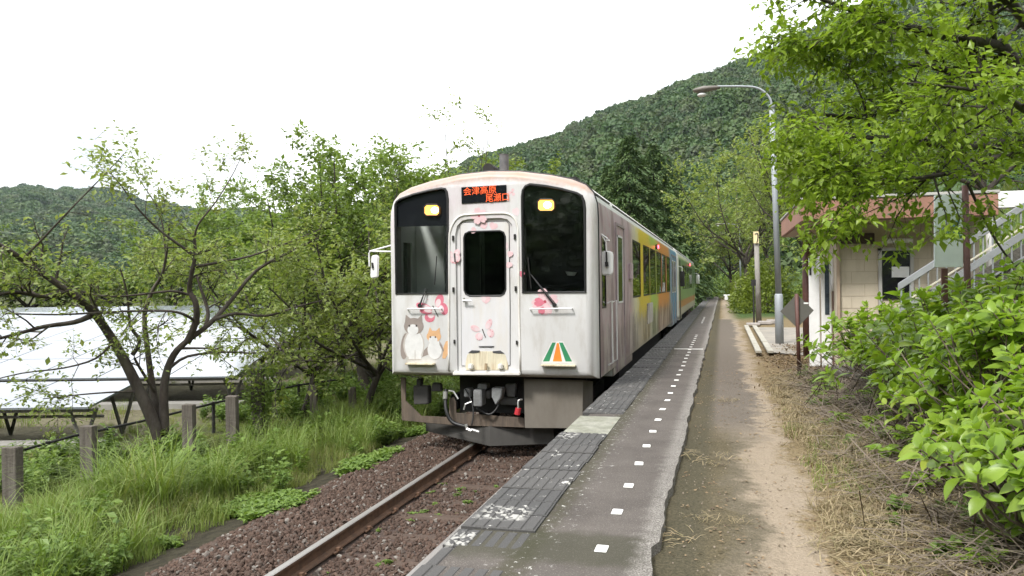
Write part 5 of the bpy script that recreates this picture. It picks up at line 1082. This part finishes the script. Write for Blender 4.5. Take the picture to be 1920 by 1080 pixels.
tV, tF = tube([(0, 0, 0), (0, 0, .5), (0, 0, 1)], [.018, .010, .002], 8); ctr = bare_mesh('trunk', [tuple(v) for v in tV], tF, M_BARK2)
CL_ = ['tall dark cedar above the rear of the front railcar', 'cedar with the highest tip behind the train', 'broad cedar right of the highest tip', 'cedar leaning over the second railcar roof', 'smaller cedar beside the bare yellow shrub behind the roof', 'cedar just left of the distant street lamp head', 'dark cedar at the end of the track', 'cedar closing the view along the rails']
CP = [(1145, 66, 12.8), (1182, 62, 14.6), (1228, 64, 14.2), (1268, 72, 13.0), (1100, 74, 11.0), (1200, 74, 14.0), (1240, 82, 13.5), (1288, 92, 13.5), (1305, 105, 15), (1322, 118, 15), (1340, 140, 16), (1352, 160, 17), (1330, 165, 18), (1372, 150, 16), (1395, 140, 14), (1313, 135, 14), (1296, 120, 14), (1282, 110, 13), (1050, 80, 11), (1075, 90, 12.5)]
for k, (u, w, h) in enumerate(CP):
    x, y, z = at(u, 560, w, -1.2); lab = CL_[k] if k < 4 else None
    c_ = thing('cedar_tree', (x, y, z), None, 'tree', 'cedars behind the railcars'); c_.scale = (h, h, h); c_.rotation_euler.z = k * 1.7
    nm = ['broad dark cedar rising left behind the second half of the front railcar', 'dark cedar with the highest pointed tip behind the train', 'dense cedar just right of the highest cedar tip', 'cedar standing over the roof of the second railcar', 'short cedar left of the main cedar group behind the roof', 'cedar mostly hidden between the two highest cedars', 'cedar peeking out right of the main cedar group', 'cedar above the far end of the second railcar', 'slim dark cedar at the right end of the railcars', 'cedar left of the vanishing track', 'cedar standing where the track disappears', 'cedar just right of where the track disappears', 'farthest cedar closing the end of the valley', 'dark cedar behind the distant street lamp', 'cedar right of the distant street lamp behind the pale trees', 'distant cedar between the railcar end and the vanishing track', 'distant cedar seen above the railcar end', 'distant cedar over the second railcar roof', 'leftmost cedar behind the front railcar roof', 'small cedar second from the left behind the roof'][k]
    c_['label'] = nm; link('crown', cm[k % 3], c_); link('trunk', ctr, c_)

# right side trees --------------------------------------------------------
GR = 'trees right of the platform'
auto_tree('cherry_tree', 'thin leaved cherry tree with dark fork left of the street lamp', at(1400, 560, 47, .6), 9.6, 4.6, 61, .16, 6, L_CHERRY, M_BARK, GR, 8, .16, 9, 7, .30, .12, .04)
auto_tree('cherry_tree', 'cherry tree behind the street lamp and left of the hut roof', at(1500, 540, 38, .8), 8.6, 4.4, 62, .13, 9, L_CHERRY, M_BARK, GR, 8, .17, 9, 7, .30, .12, .03)
auto_tree('cherry_tree', 'leafy tree on the bank directly behind the hut roof', at(1640, 520, 30, 1.6), 7.5, 4.2, 63, .11, 9, L_NEAR, M_BARK, GR, 8, .17, 9, 7, .30, .12, .03)
auto_tree('cherry_tree', 'leafy tree on the bank behind the hut at the right edge', at(1850, 480, 26, 3.2), 6.5, 4.0, 64, .10, 9, L_NEAR, M_BARK, GR, 8, .17, 9, 7, .30, .12, .03)
auto_tree('cherry_tree', 'distant pale tree beside the far end of the platform', at(1372, 545, 75, .2), 9.5, 5, 65, .22, 7, L_CHERRY, M_BARK, GR, 8, .17, 8, 6, .30, .12, .03)
auto_tree('cherry_tree', 'tree on the bank beyond the distant street lamp', at(1450, 520, 68, 2.0), 10.5, 5.5, 66, .2, 9, L_GREEN, M_BARK, GR, 8, .17, 8, 6, .32, .12, .03)

# big cherry reaching in from the upper right ----------------------------
T = Tree(77); r = thing('cherry_tree', (6.1, 8.2, 1.0), 'big fresh green cherry tree reaching in from the upper right corner', 'tree', GR)
G = lambda u, v, w: PD(u, v, w)
forkp = Vector((5.3, 7.9, 3.3)); tr = T.limb([(6.2, 8.2, .6), (6.0, 8.1, 1.8), tuple(forkp)], .24, .17, 4)
mains = [
 ([forkp, G(1960, 130, 8.2), G(1880, 90, 7.9), G(1790, 70, 7.6), G(1700, 50, 7.3), G(1600, 20, 7.0), G(1530, -5, 6.9)], .10, .012),
 ([forkp, G(1980, 160, 8.1), G(1900, 135, 7.9), G(1800, 140, 7.8), G(1740, 180, 7.7), G(1680, 205, 7.6), G(1600, 220, 7.5), G(1540, 215, 7.4), G(1475, 222, 7.4)], .085, .008),
 ([forkp, G(1990, 250, 8.2), G(1900, 262, 7.7), G(1800, 275, 7.4), G(1700, 262, 7.1), G(1610, 256, 6.9), G(1540, 240, 6.9), G(1500, 225, 7)], .075, .008),
 ([forkp, G(1960, 290, 7.6), G(1890, 290, 7.2), G(1800, 320, 6.9), G(1720, 335, 6.6), G(1650, 345, 6.5), G(1590, 375, 6.5)], .05, .006),
 ([forkp, G(1980, 60, 8.2), G(1900, 10, 7.8), G(1820, -40, 7.4), G(1700, -90, 7.2), G(1600, -120, 7.0)], .08, .012),
 ([forkp, G(2000, 0, 7.4), G(1930, -60, 6.8), G(1850, -130, 6.3), G(1760, -180, 6)], .07, .01),
 ([G(1800, 140, 7.8), G(1720, 120, 7.6), G(1640, 140, 7.5), G(1570, 125, 7.4), G(1510, 85, 7.3)], .04, .006),
 ([G(1700, 50, 7.3), G(1620, 55, 7.1), G(1560, 60, 7.0), G(1520, 92, 7.0)], .03, .006),
 ([G(1700, 262, 7.1), G(1640, 300, 7), G(1580, 320, 7), G(1540, 330, 7)], .03, .006),
 ([G(1800, 275, 7.4), G(1760, 320, 7.2), G(1720, 340, 7.1), G(1640, 345, 7), G(1570, 350, 7)], .028, .006),
 ([forkp, G(1990, 200, 6.6), G(1900, 190, 6.2), G(1830, 170, 6.0), G(1760, 160, 5.9)], .05, .008),
 ([forkp, Vector((5.6, 9.6, 4.4)), Vector((4.9, 11, 5.2)), Vector((4.2, 12.2, 5.8))], .09, .012),
 ([forkp, Vector((6.6, 9.2, 4.6)), Vector((7.4, 10, 5.6))], .09, .02), ([forkp, Vector((6.5, 6.8, 4.4)), Vector((7.2, 5.8, 5.4))], .09, .02),
 ([G(1815, 345, 7.2), G(1850, 420, 7.3), G(1880, 470, 7.4), G(1905, 500, 7.5)], .016, .008)]
src = [T.limb([tuple(p) for p in pts], a, b_, 3) for pts, a, b_ in mains]
l2 = []
for q in src[:-1]: l2 += T.sprout(q, 13, .95, .22, .85, .01, .16, .5, .55)
l3 = []
for q in l2: l3 += T.sprout(q, 5, .36, .15, .8, .0, .2, .6, .6)
T.wood('trunk', M_BARK2, r, 10); g = np.random.default_rng(9)
pos, dr = leaf_points(l3 + l2, 20, g, .05); n = len(pos); d = dr * .55 + rand_dirs(n, .5, g); d[:, 2] -= .3; up = rand_dirs(n, 1, g) * .45 + np.array([0, 0, 1]); sc = .073 * (1 + .28 * g.normal(size=n)).clip(.45, 1.7)
rel = pos - CAM; dep = rel @ cF; uu = 960 + FPX * (rel @ cR2) / dep; vv = 540 - FPX * (rel @ cU2) / dep
inside = (uu > 0) & (uu < 1920) & (vv > 0) & (vv < 1080) & (dep > 1)
big = np.where(inside, sc / dep, 0); order = np.argsort(-big); sel = order[:290]; rest = np.setdiff1d(np.arange(n), sel)
V, F = leaves(LEAF_MID, pos[rest], d[rest], up[rest], sc[rest]); cr_ = mesh('crown', V, F, L_NEAR, r); cr_['kind'] = 'stuff'
def leaf_parts(parent, me, pos, d, up, sc):
    x, y, z = leaf_frames(d, up); b0 = np.array(world_loc(parent))
    for i in range(len(pos)):
        o = link('leaf', me, parent); Mx = Matrix.Identity(4); p = pos[i] - b0
        for k in range(3): Mx[k][0] = x[i][k] * sc[i]; Mx[k][1] = y[i][k] * sc[i]; Mx[k][2] = z[i][k] * sc[i]; Mx[k][3] = p[k]
        o.matrix_local = Mx
leafme = bare_mesh('leaf', *LEAF_MID, L_NEAR)
leaf_parts(r, leafme, pos[sel], d[sel], up[sel], sc[sel])
print('near cherry leaves', n)

# ================================================================== BUSHES
L_HYD = leafmat('hydrangea_leaves', [(0.127, 0.220, 0.021), (0.177, 0.286, 0.028), (0.228, 0.341, 0.036), (0.152, 0.253, 0.026), (0.266, 0.363, 0.051), (0.291, 0.330, 0.042)], .42, .36)
M_STEM = plain('dry_stem', (.115, .088, .066), .9, .35, 12, dirt=(.20, .165, .13))
def hydrangea(center, rx, ry, h, seed, label, nwh, parts, size=.135, x_face=-1):
    g = np.random.default_rng(seed); rt = thing('hydrangea', center, label, 'shrub', 'hydrangea bushes beside the path'); C0 = np.array(center)
    V = []; F = []; P = []; D = []; S_ = []; U = []
    k = 0
    while k < nwh:
        dd = g.normal(size=3); dd[2] = abs(dd[2]) * 1.1 - .25; dd /= np.linalg.norm(dd)
        if dd[2] < -.12: continue
        sc_ = 1 + .18 * g.normal(); tip = C0 + np.array([dd[0] * rx, dd[1] * ry, max(.42 + .2 * g.random(), h * (.30 + .70 * max(dd[2], -.1)) * (.9 + .18 * g.random()))]) * np.array([sc_, sc_, 1])
        root = C0 + np.array([g.normal() * rx * .35, g.normal() * ry * .35, 0]); mid = root * .5 + tip * .5 + np.array([dd[0] * .12, dd[1] * .12, -.05]) + g.normal(size=3) * .05
        v, f = tube(smooth_path([tuple(root), tuple(mid), tuple(tip)], 3), [.011, .010, .009, .008, .007, .006, .005], 4, False); b = len(V); V += v; F += [tuple(i + b for i in q) for q in f]
        ax = (tip - mid); ax /= np.linalg.norm(ax); ax = ax * .6 + np.array([dd[0] * .2, dd[1] * .2, .6]); ax /= np.linalg.norm(ax)
        for ring_, (nl, tilt, s0, off) in enumerate(((3, .55, .75, 0), (4, .95, 1.05, .05), (4, 1.35, 1.1, .13))):
            a0 = g.random() * 6.28
            e1 = np.cross(ax, [0.3, .5, .1]); e1 /= np.linalg.norm(e1); e2 = np.cross(ax, e1)
            for j in range(nl):
                if g.random() < .12: continue
                a = a0 + j * 6.283 / nl + g.normal() * .2; tl = tilt + g.normal() * .18; od = e1 * math.cos(a) + e2 * math.sin(a)
                P.append(tip - ax * off + od * .01); D.append(ax * math.cos(tl) + od * math.sin(tl)); U.append(ax * math.sin(tl) - od * math.cos(tl) + g.normal(size=3) * .22); S_.append(size * s0 * (1 + .28 * g.normal()))
        k += 1
    # bare dry stems low in the bush
    for _ in range(int(nwh * 1.5)):
        a = g.random() * 6.283; r0 = C0 + np.array([math.cos(a) * rx * .5 * g.random(), math.sin(a) * ry * .5 * g.random(), 0.0]); L = .35 + .5 * g.random(); e = np.array([math.cos(a) * rx * .75, math.sin(a) * ry * .75, .12 + .55 * g.random()]) * np.array([.6 + .5 * g.random()] * 2 + [1]); e = C0 + e
        v, f = tube([tuple(r0), tuple((r0 + e) / 2 + g.normal(size=3) * .08), tuple(e)], [.009, .007, .004], 4, False); b = len(V); V += v; F += [tuple(i + b for i in q) for q in f]
    mesh('stems', V, F, M_STEM, rt, smooth=True)
    P, D, U, S_ = map(np.array, (P, D, U, S_)); S_ = S_.clip(.05, .24)
    rel = P - CAM; dep = rel @ cF; u_ = 960 + FPX * (rel @ cR2) / dep; v_ = 540 - FPX * (rel @ cU2) / dep; ins = (u_ < 1920) & (v_ < 1080) & (dep > .5); C_d = np.linalg.norm(C0 - CAM)
    score = np.where(ins, S_ / dep, 0) * np.where(np.linalg.norm(rel, axis=1) < C_d, 1, .5); o_ = np.argsort(-score); sel = o_[:parts]; rest = o_[parts:]
    V, F = leaves(LEAF_HYD, P[rest], D[rest], U[rest], S_[rest]); q = mesh('foliage', V, F, L_HYD, rt, smooth=True); q['kind'] = 'stuff'
    leaf_parts(rt, hydleaf, P[sel], D[sel], U[sel], S_[sel]); return rt
LEAF_HYD = ovate(5, .34, .10, .30)
hydleaf = bare_mesh('leaf', *LEAF_HYD, L_HYD, True)
hydrangea((2.23, 4.55, 0), .95, .95, 1.25, 101, 'nearest hydrangea bush with large bright leaves in the lower right corner', 340, 290, .088)
hydrangea((2.50, 6.3, 0), 1.05, 1.05, 1.45, 102, 'hydrangea bush second from the camera beside the dry grass', 350, 290, .100)
hydrangea((2.63, 8.0, 0), 1.1, 1.1, 1.52, 103, 'middle hydrangea bush in front of the picture board post', 330, 290, .106)
hydrangea((2.73, 9.9, 0), 1.15, 1.1, 1.35, 104, 'hydrangea bush below the stair railing, second from the far end', 200, 200, .12)
hydrangea((2.53, 11.6, .02), 1.15, 1.0, 1.22, 105, 'farthest hydrangea bush by the concrete blocks and diamond sign', 200, 150, .11)
hydrangea((3.68, 5.6, .1), 1.0, 1.3, 1.68, 106, 'hydrangea bush at the right edge behind the nearest one', 240, 150, .110)
hydrangea((3.88, 8.2, .1), 1.0, 1.3, 1.62, 107, 'hydrangea bush against the bank below the stairs', 220, 100, .115)

def leafy_bush(name, label, base, rx, h, n, leaf, lmat, seed, group='bushes along the platform'):
    g = np.random.default_rng(seed); rt = thing(name, base, label, 'shrub', group); d = rand_dirs(n, 1, g); d[:, 2] = np.abs(d[:, 2]); lob = (1 + .22 * np.sin(d[:, 0] * 6 + seed) * np.sin(d[:, 1] * 5)) * (.62 + .42 * g.random(n) ** .5)
    p = np.array(base) + d * lob[:, None] * np.array([rx, rx, h]); dirs = d * .5 + rand_dirs(n, .7, g) * .8; up = np.array([0, 0, 1]) + rand_dirs(n, 1, g) * .6; V, F = leaves(LEAF4, p, dirs, up, leaf * (.6 + .8 * g.random(n))); mesh('foliage', V, F, lmat, rt)
    mb = MB()
    for k in range(7): a = k * .9; mb.tube([tuple(base), (base[0] + math.cos(a) * rx * .5, base[1] + math.sin(a) * rx * .5, base[2] + h * .7)], [.03, .012], 5)
    mb.build('stems', M_STEM, rt); return rt
p = PZ(1440, 585, 0); leafy_bush('round_bush', 'round yellow green bush behind the concrete pole', (p.x, p.y, -.05), 1.55, 2.35, 5200, .16, L_YEL, 7)
p = PZ(1400, 578, 0); leafy_bush('round_bush', 'smaller bush left of the round yellow green one', (p.x + .3, p.y + 3, -.05), 1.2, 1.9, 3000, .16, L_YEL, 8)
p = PZ(1505, 585, 0); leafy_bush('round_bush', 'green bush on the bank left of the white screen', (p.x + .8, p.y - 3, .1), 1.5, 2.1, 3800, .14, L_GREEN, 9)
for k, (u, v, rx, h, lb) in enumerate(((1372, 560, 2.0, 2.2, 'low green bush near the distant street lamp'), (1352, 556, 2.5, 2.6, 'farthest bush at the end of the platform'), (1310, 556, 2.2, 2.0, 'low bush beyond the end of the railcars'))): p = PZ(u, v, 0); leafy_bush('round_bush', lb, (p.x + (1.5 if k < 2 else -1.2), p.y, -.1), rx, h, 2500, .26, L_GREEN if k else L_YEL, 20 + k)
# ivy on one post
x_, y_, zt, hw, rpost = post_xy[4]
g = np.random.default_rng(4); n = 1500; th = g.random(n) * 6.283; hh = g.random(n); rr = .13 + .10 * np.sin(hh * 9) ** 2 * g.random(n) + .06 * (hh > .6); p = np.stack([x_ + rr * np.cos(th), y_ + rr * np.sin(th), -1.05 + (zt + 1.12) * hh], -1)
V, F = leaves(LEAF4, p, rand_dirs(n, .7, g), np.array([0, 0, 1]) + rand_dirs(n, 1, g) * .7, .06 * (.6 + .8 * g.random(n))); mesh('ivy', V, F, L_GREEN, rpost)
# leafy shoots on the cherry trunk base and its sucker leaves
# ================================================================== GRASS AND LITTER
def blade_tuft(seed, n, h, w, spread, lean, mat):
    g = np.random.default_rng(seed); V = []; F = []
    for _ in range(n):
        a = g.random() * 6.283; r0 = spread * math.sqrt(g.random()); b0 = np.array([r0 * math.cos(g.random() * 6.283), r0 * math.sin(g.random() * 6.283), 0]); L = h * (.55 + .6 * g.random()); le = lean * (.3 + g.random()); dr = np.array([math.cos(a), math.sin(a), 0]); sd_ = np.array([-math.sin(a), math.cos(a), 0]); k = len(V); ns = 4
        for i in range(ns + 1):
            t = i / ns; c = b0 + dr * L * le * t * t * .8 + np.array([0, 0, L * (t - .35 * le * t * t * t)]); ww = w * (1 - t) ** .7 * (.7 + .6 * g.random() * 0 + .3)
            V += [c - sd_ * ww, c + sd_ * ww]
        for i in range(ns): F.append((k + 2 * i, k + 2 * i + 1, k + 2 * i + 3, k + 2 * i + 2))
    return bare_mesh('tuft', V, F, mat)
L_GRASS = leafmat('fresh_grass', [(0.101, 0.156, 0.033), (0.141, 0.204, 0.043), (0.181, 0.246, 0.055), (0.222, 0.264, 0.075), (0.255, 0.240, 0.102), (0.128, 0.180, 0.039)], .35, .5)
L_LONG = leafmat('long_grass', [(0.113, 0.186, 0.036), (0.164, 0.240, 0.051), (0.202, 0.270, 0.066), (0.252, 0.264, 0.102)], .35, .5)
L_WEED = leafmat('weed_leaves', [(0.090, 0.156, 0.031), (0.127, 0.202, 0.040), (0.164, 0.247, 0.050), (0.224, 0.286, 0.077)], .35, .45)
L_STRAW = leafmat('dry_straw', [(.13, .095, .055), (.24, .185, .105), (.36, .29, .18), (.16, .14, .07), (.27, .20, .11), (.42, .34, .22)], .15, .8)
def sc_pts(n, x0, x1, y0, y1, pw=1.0): return x0 + (x1 - x0) * RNG.random(n), y0 + (y1 - y0) * RNG.random(n) ** pw
def put(name, x, y, s, variants, mat, zoff=0, tilt=.12, zs=1.0, hfn=None):
    n = len(x); z = (hfn or ground_h)(x, y) + zoff; return scatter(name, np.stack([x, y, z], -1), np.stack([RNG.normal(size=n) * tilt, RNG.normal(size=n) * tilt, RNG.random(n) * 6.283], -1), np.stack([s, s, s * zs], -1), variants, mat)
x, y = sc_pts(16000, -12.5, -5.25, 2.2, 34, 1.35); k = (fbm(x * .8, y * .8) + .35 * RNG.random(len(x)) > .45) & ((x > -9.6) | (RNG.random(len(x)) < .28)) & (x < -5.3 - .25 * vnoise(y * 1.3, y * 0)); x, y = x[k], y[k]
s = .45 + 1.1 * fbm(x * .9 + 4, y * .9) ** 1.3 * (1 + .5 * RNG.random(len(x))); s *= (.5 + .5 * sstep(-5.4, -6.6, x)) * .9 * (1 - .6 * sstep(-6.0, -6.7, x) * sstep(7, 8.5, y))
put('grass', x, y, s, [blade_tuft(i, 22, .36, .0055, .13, .75, L_GRASS) for i in range(6)], L_GRASS)
x, y = sc_pts(1500, -7.4, -5.5, 2.6, 22, 1.3); k = fbm(x * 1.4 + 3, y * 1.4 + 9) > .5; x, y = x[k], y[k]
put('long_grass', x, y, .7 + .6 * RNG.random(len(x)), [blade_tuft(60 + i, 14, .62, .0055, .09, 1.0, L_LONG) for i in range(4)], L_LONG)
x, y = sc_pts(5000, -30, -9.5, 4, 60, 1.2); k = fbm(x * .35, y * .35) > .45; x, y = x[k], y[k]
put('grass', x, y, .5 + .6 * RNG.random(len(x)), [blade_tuft(30 + i, 22, .30, .007, .22, .7, L_GRASS) for i in range(4)], L_GRASS)
x, y = sc_pts(2000, 4.4, 12, 3, 45); k = np.ones(len(x), bool); put('grass', x, y, .8 + .9 * RNG.random(len(x)), [blade_tuft(50 + i, 22, .34, .008, .22, .7, L_GRASS) for i in range(4)], L_GRASS)
# individual large clumps of long grass
lt = [blade_tuft(70 + i, 240, .95, .0065, .24, 1.2, L_LONG) for i in range(3)]
for k, (u, v, s_, lb) in enumerate(((290, 965, 1.35, 'large arching clump of pampas like grass beside the ballast at the left'), (215, 955, 1.1, 'grass clump left of the largest arching clump'), (405, 935, .95, 'grass clump right of the largest arching clump'), (540, 880, .85, 'yellowish long grass clump below the ivy post'), (715, 775, .75, 'long grass clump beside the train guard'), (640, 800, .7, 'long grass clump before the small far fence post'), (460, 890, .6, 'small grass clump below the tall fence post'), (90, 1000, .7, 'grass clump at the foot of the nearest fence post'))):
    p = PZ(u, v, -1.2); o = link('grass_clump', lt[k % 3]); o.location = (p.x, p.y, -1.22); o.scale = (s_, s_, s_); o.rotation_euler.z = k * 2.1; tag(o, lb, 'grass clump', 'grass clumps by the track')
# weeds with small leaves
def weed(seed, n, h, leaf, spread):
    g = np.random.default_rng(seed); V = []; F = []; P = []; D = []
    for _ in range(n):
        a = g.random() * 6.283; e = np.array([math.cos(a) * spread * g.random(), math.sin(a) * spread * g.random(), h * (.5 + .6 * g.random())]); v, f = tube([(0, 0, 0), tuple(e * .5 + np.array([0, 0, .03])), tuple(e)], [.003, .0025, .002], 3, False); b = len(V); V += [tuple(q) for q in v]; F += [tuple(i + b for i in q) for q in f]
        for t in np.linspace(.25, 1, 7):
            for _k in (0, 1): P.append(e * t); D.append(rand_dirs(1, .3, g)[0] + np.array([0, 0, .15]))
    P = np.array(P); D = np.array(D); v2, f2 = leaves(LEAF4, P, D, np.array([0, 0, 1]) + .4 * rand_dirs(len(P), 1, g), leaf * (.6 + .7 * g.random(len(P)))); b = len(V)
    return bare_mesh('weed', np.concatenate([np.array(V), v2]).tolist(), F + [tuple(int(i) + b for i in q) for q in f2], L_WEED)
wd_ = [weed(i, 7, .42, .085, .16) for i in range(4)]
x, y = sc_pts(2600, -11, -5.35, 2.5, 26, 1.3); k = fbm(x * .9 + 8, y * .9 + 2) > .5; x, y = x[k], y[k]; put('weeds', x, y, .6 + .6 * RNG.random(len(x)), wd_, L_WEED)
cov = [weed(20 + i, 6, .07, .055, .10) for i in range(3)]
x, y = sc_pts(3200, -5.75, -4.72, 3.0, 24, 1.2); k = (vnoise(y * 1.1, x * 1.2 + 5) > .60) & (vnoise(y * .35 + 3, x * 0) > .30); x, y = x[k], y[k]; put('ground_cover', x, y, .8 + .6 * RNG.random(len(x)), cov, L_WEED, .0, .1, 1, lambda a, b2: np.maximum(ground_h(a, b2), ballast_h(a, b2)))
x, y = sc_pts(260, -3.5, -1.6, 3.2, 9.5); k = fbm(x * 2 + 1, y * 2) > .5; x, y = x[k], y[k]; put('weeds', x, y, .25 + .35 * RNG.random(len(x)), cov, L_WEED, 0, .1, 1, ballast_h)
# dry grass, litter and green sprigs right of the path
def straw(seed, n, L, sp_):
    g = np.random.default_rng(seed); V = []; F = []
    for _ in range(n):
        a = g.random() * 6.283; c = np.array([g.normal() * sp_, g.normal() * sp_, .004 + .03 * g.random()]); d = np.array([math.cos(a), math.sin(a), g.normal() * .22]); l = L * (.4 + .8 * g.random()); q = np.cross(d, [0, 0, 1]); q /= np.linalg.norm(q); w_ = .0016 + .0014 * g.random(); m_ = c + np.array([0, 0, .012]); k = len(V)
        V += [c - d * l / 2 - q * w_, c - d * l / 2 + q * w_, m_ + q * w_, m_ - q * w_, c + d * l / 2 + q * .0006, c + d * l / 2 - q * .0006]; F += [(k, k + 1, k + 2, k + 3), (k + 3, k + 2, k + 4, k + 5)]
    return bare_mesh('straw', V, F, L_STRAW)
sv = [straw(i, 34, .13, .085) for i in range(6)]
x, y = sc_pts(9000, .3, 3.2, 2.0, 13.5, 1.5); dens = sstep(.60, 1.0, x + .35 * (fbm(x * 1.2, y * 1.2) - .5)) * (1 - .85 * sstep(1.15, 1.7, x + .3 * (fbm(x * 2, y * 1.5) - .5))) * (.25 + .75 * (fbm(x * 2 + 3, y * 2) > .42)); k = RNG.random(len(x)) < dens; x, y = x[k], y[k]; put('dry_grass', x, y, .7 + .7 * RNG.random(len(x)), sv, L_STRAW, 0, .08)
x, y = sc_pts(260, -.33, .6, 2.2, 11, 1.2); k = (fbm(x * 3, y * 1.5) > .45) & (RNG.random(len(x)) < np.where(x < .05, .16, .10)); x, y = x[k], y[k]; put('dry_grass', x, y, .6 + .5 * RNG.random(len(x)), sv, L_STRAW, 0, .08)
st_ = [blade_tuft(90 + i, 12, .13, .003, .06, 1.1, L_STRAW) for i in range(3)]
x, y = sc_pts(2200, .6, 2.4, 2.2, 12, 1.3); k = fbm(x * 1.5, y * 1.5 + 5) > .45; x, y = x[k], y[k]; put('dry_grass', x, y, .6 + .7 * RNG.random(len(x)), st_, L_STRAW)
gs = [blade_tuft(95 + i, 10, .11, .003, .05, .9, L_GRASS) for i in range(3)]
x, y = sc_pts(1500, .65, 2.6, 2.2, 14, 1.2); k = fbm(x * 1.1 + 20, y * 1.1) > .52; x, y = x[k], y[k]; put('grass', x, y, .6 + .7 * RNG.random(len(x)), gs, L_GRASS)
L_DEAD = leafmat('dead_leaves', [(.10, .065, .04), (.18, .12, .07), (.26, .19, .11), (.07, .045, .03), (.30, .24, .13)], .15, .7)
g = np.random.default_rng(6)
def litter(seed, n, size):
    g = np.random.default_rng(seed); p = np.stack([g.normal(size=n) * .12, g.normal(size=n) * .12, .008 + .012 * g.random(n)], -1); V, F = leaves(LEAF4, p, rand_dirs(n, .12, g), np.array([0, 0, 1]) + .45 * rand_dirs(n, 1, g), size * (.5 + .8 * g.random(n))); return bare_mesh('litter', V, F, L_DEAD)
lv = [litter(i, 14, .055) for i in range(4)]
x, y = sc_pts(4200, .75, 3.4, 3, 19, 1.2); dens = np.maximum(sstep(1.05, 1.6, x), sstep(8.5, 10.5, y) * sstep(.7, 1.0, x) * .9) * .8 + .06; k = RNG.random(len(x)) < dens; x, y = x[k], y[k]; put('leaf_litter', x, y, .7 + .6 * RNG.random(len(x)), lv, L_DEAD, 0, .05)
tw = [straw(40 + i, 9, .55, .14) for i in range(3)]
for me in tw: me.materials.clear(); me.materials.append(M_STEM)
x, y = sc_pts(900, 1.15, 3.0, 3.2, 13); put('fallen_twigs', x, y, 1.2 + .8 * RNG.random(len(x)), tw, M_STEM, .02, .22)
lw = [weed(60 + i, 4, .12, .08, .08) for i in range(3)]
x, y = sc_pts(110, .9, 2.6, 3.0, 14); put('weeds', x, y, .35 + .6 * RNG.random(len(x)), lw, L_WEED)
# pebbles and crumbs of leaf on the sandy path
x, y = sc_pts(1500, -.3, 1.2, 2.2, 16, 1.3); n = len(x); s = .006 + .012 * RNG.random(n) ** 2
M_PEB = plain('path_pebble', (.22, .18, .14), .9, .4, 40)
pst = [stone(50 + i) for i in range(4)]
scatter('pebbles', np.stack([x, y, ground_h(x, y) + s * .2], -1), RNG.random((n, 3)) * 6.28, np.stack([s, s, s], -1), pst, M_PEB)
x, y = sc_pts(420, -.3, 1.1, 2.2, 14, 1.2); put('leaf_litter', x, y, .35 + .4 * RNG.random(len(x)), [litter(70 + i, 3, .05) for i in range(3)], L_DEAD, 0, .05)

# low shoots of the hydrangeas and fallen green leaves at the edge of the dry grass
def shoot(seed):
    g = np.random.default_rng(seed); P = []; D = []; U = []
    for k in range(3):
        c = np.array([g.normal() * .08, g.normal() * .08, .05 + .12 * g.random()])
        for j in range(6): a = j * 1.05 + g.normal() * .2; P.append(c); D.append([math.cos(a), math.sin(a), .25 + .3 * g.normal()]); U.append([-.3 * math.cos(a), -.3 * math.sin(a), 1])
    V, F = leaves(LEAF_HYD, np.array(P), np.array(D), np.array(U), .10 * (.6 + .7 * g.random(len(P)))); return bare_mesh('shoot', V, F, L_HYD)
x, y = sc_pts(46, 1.15, 2.3, 3.6, 12.5, 1.0); put('weeds', x, y, .6 + .6 * RNG.random(len(x)), [shoot(i) for i in range(4)], L_HYD, .0, .15)
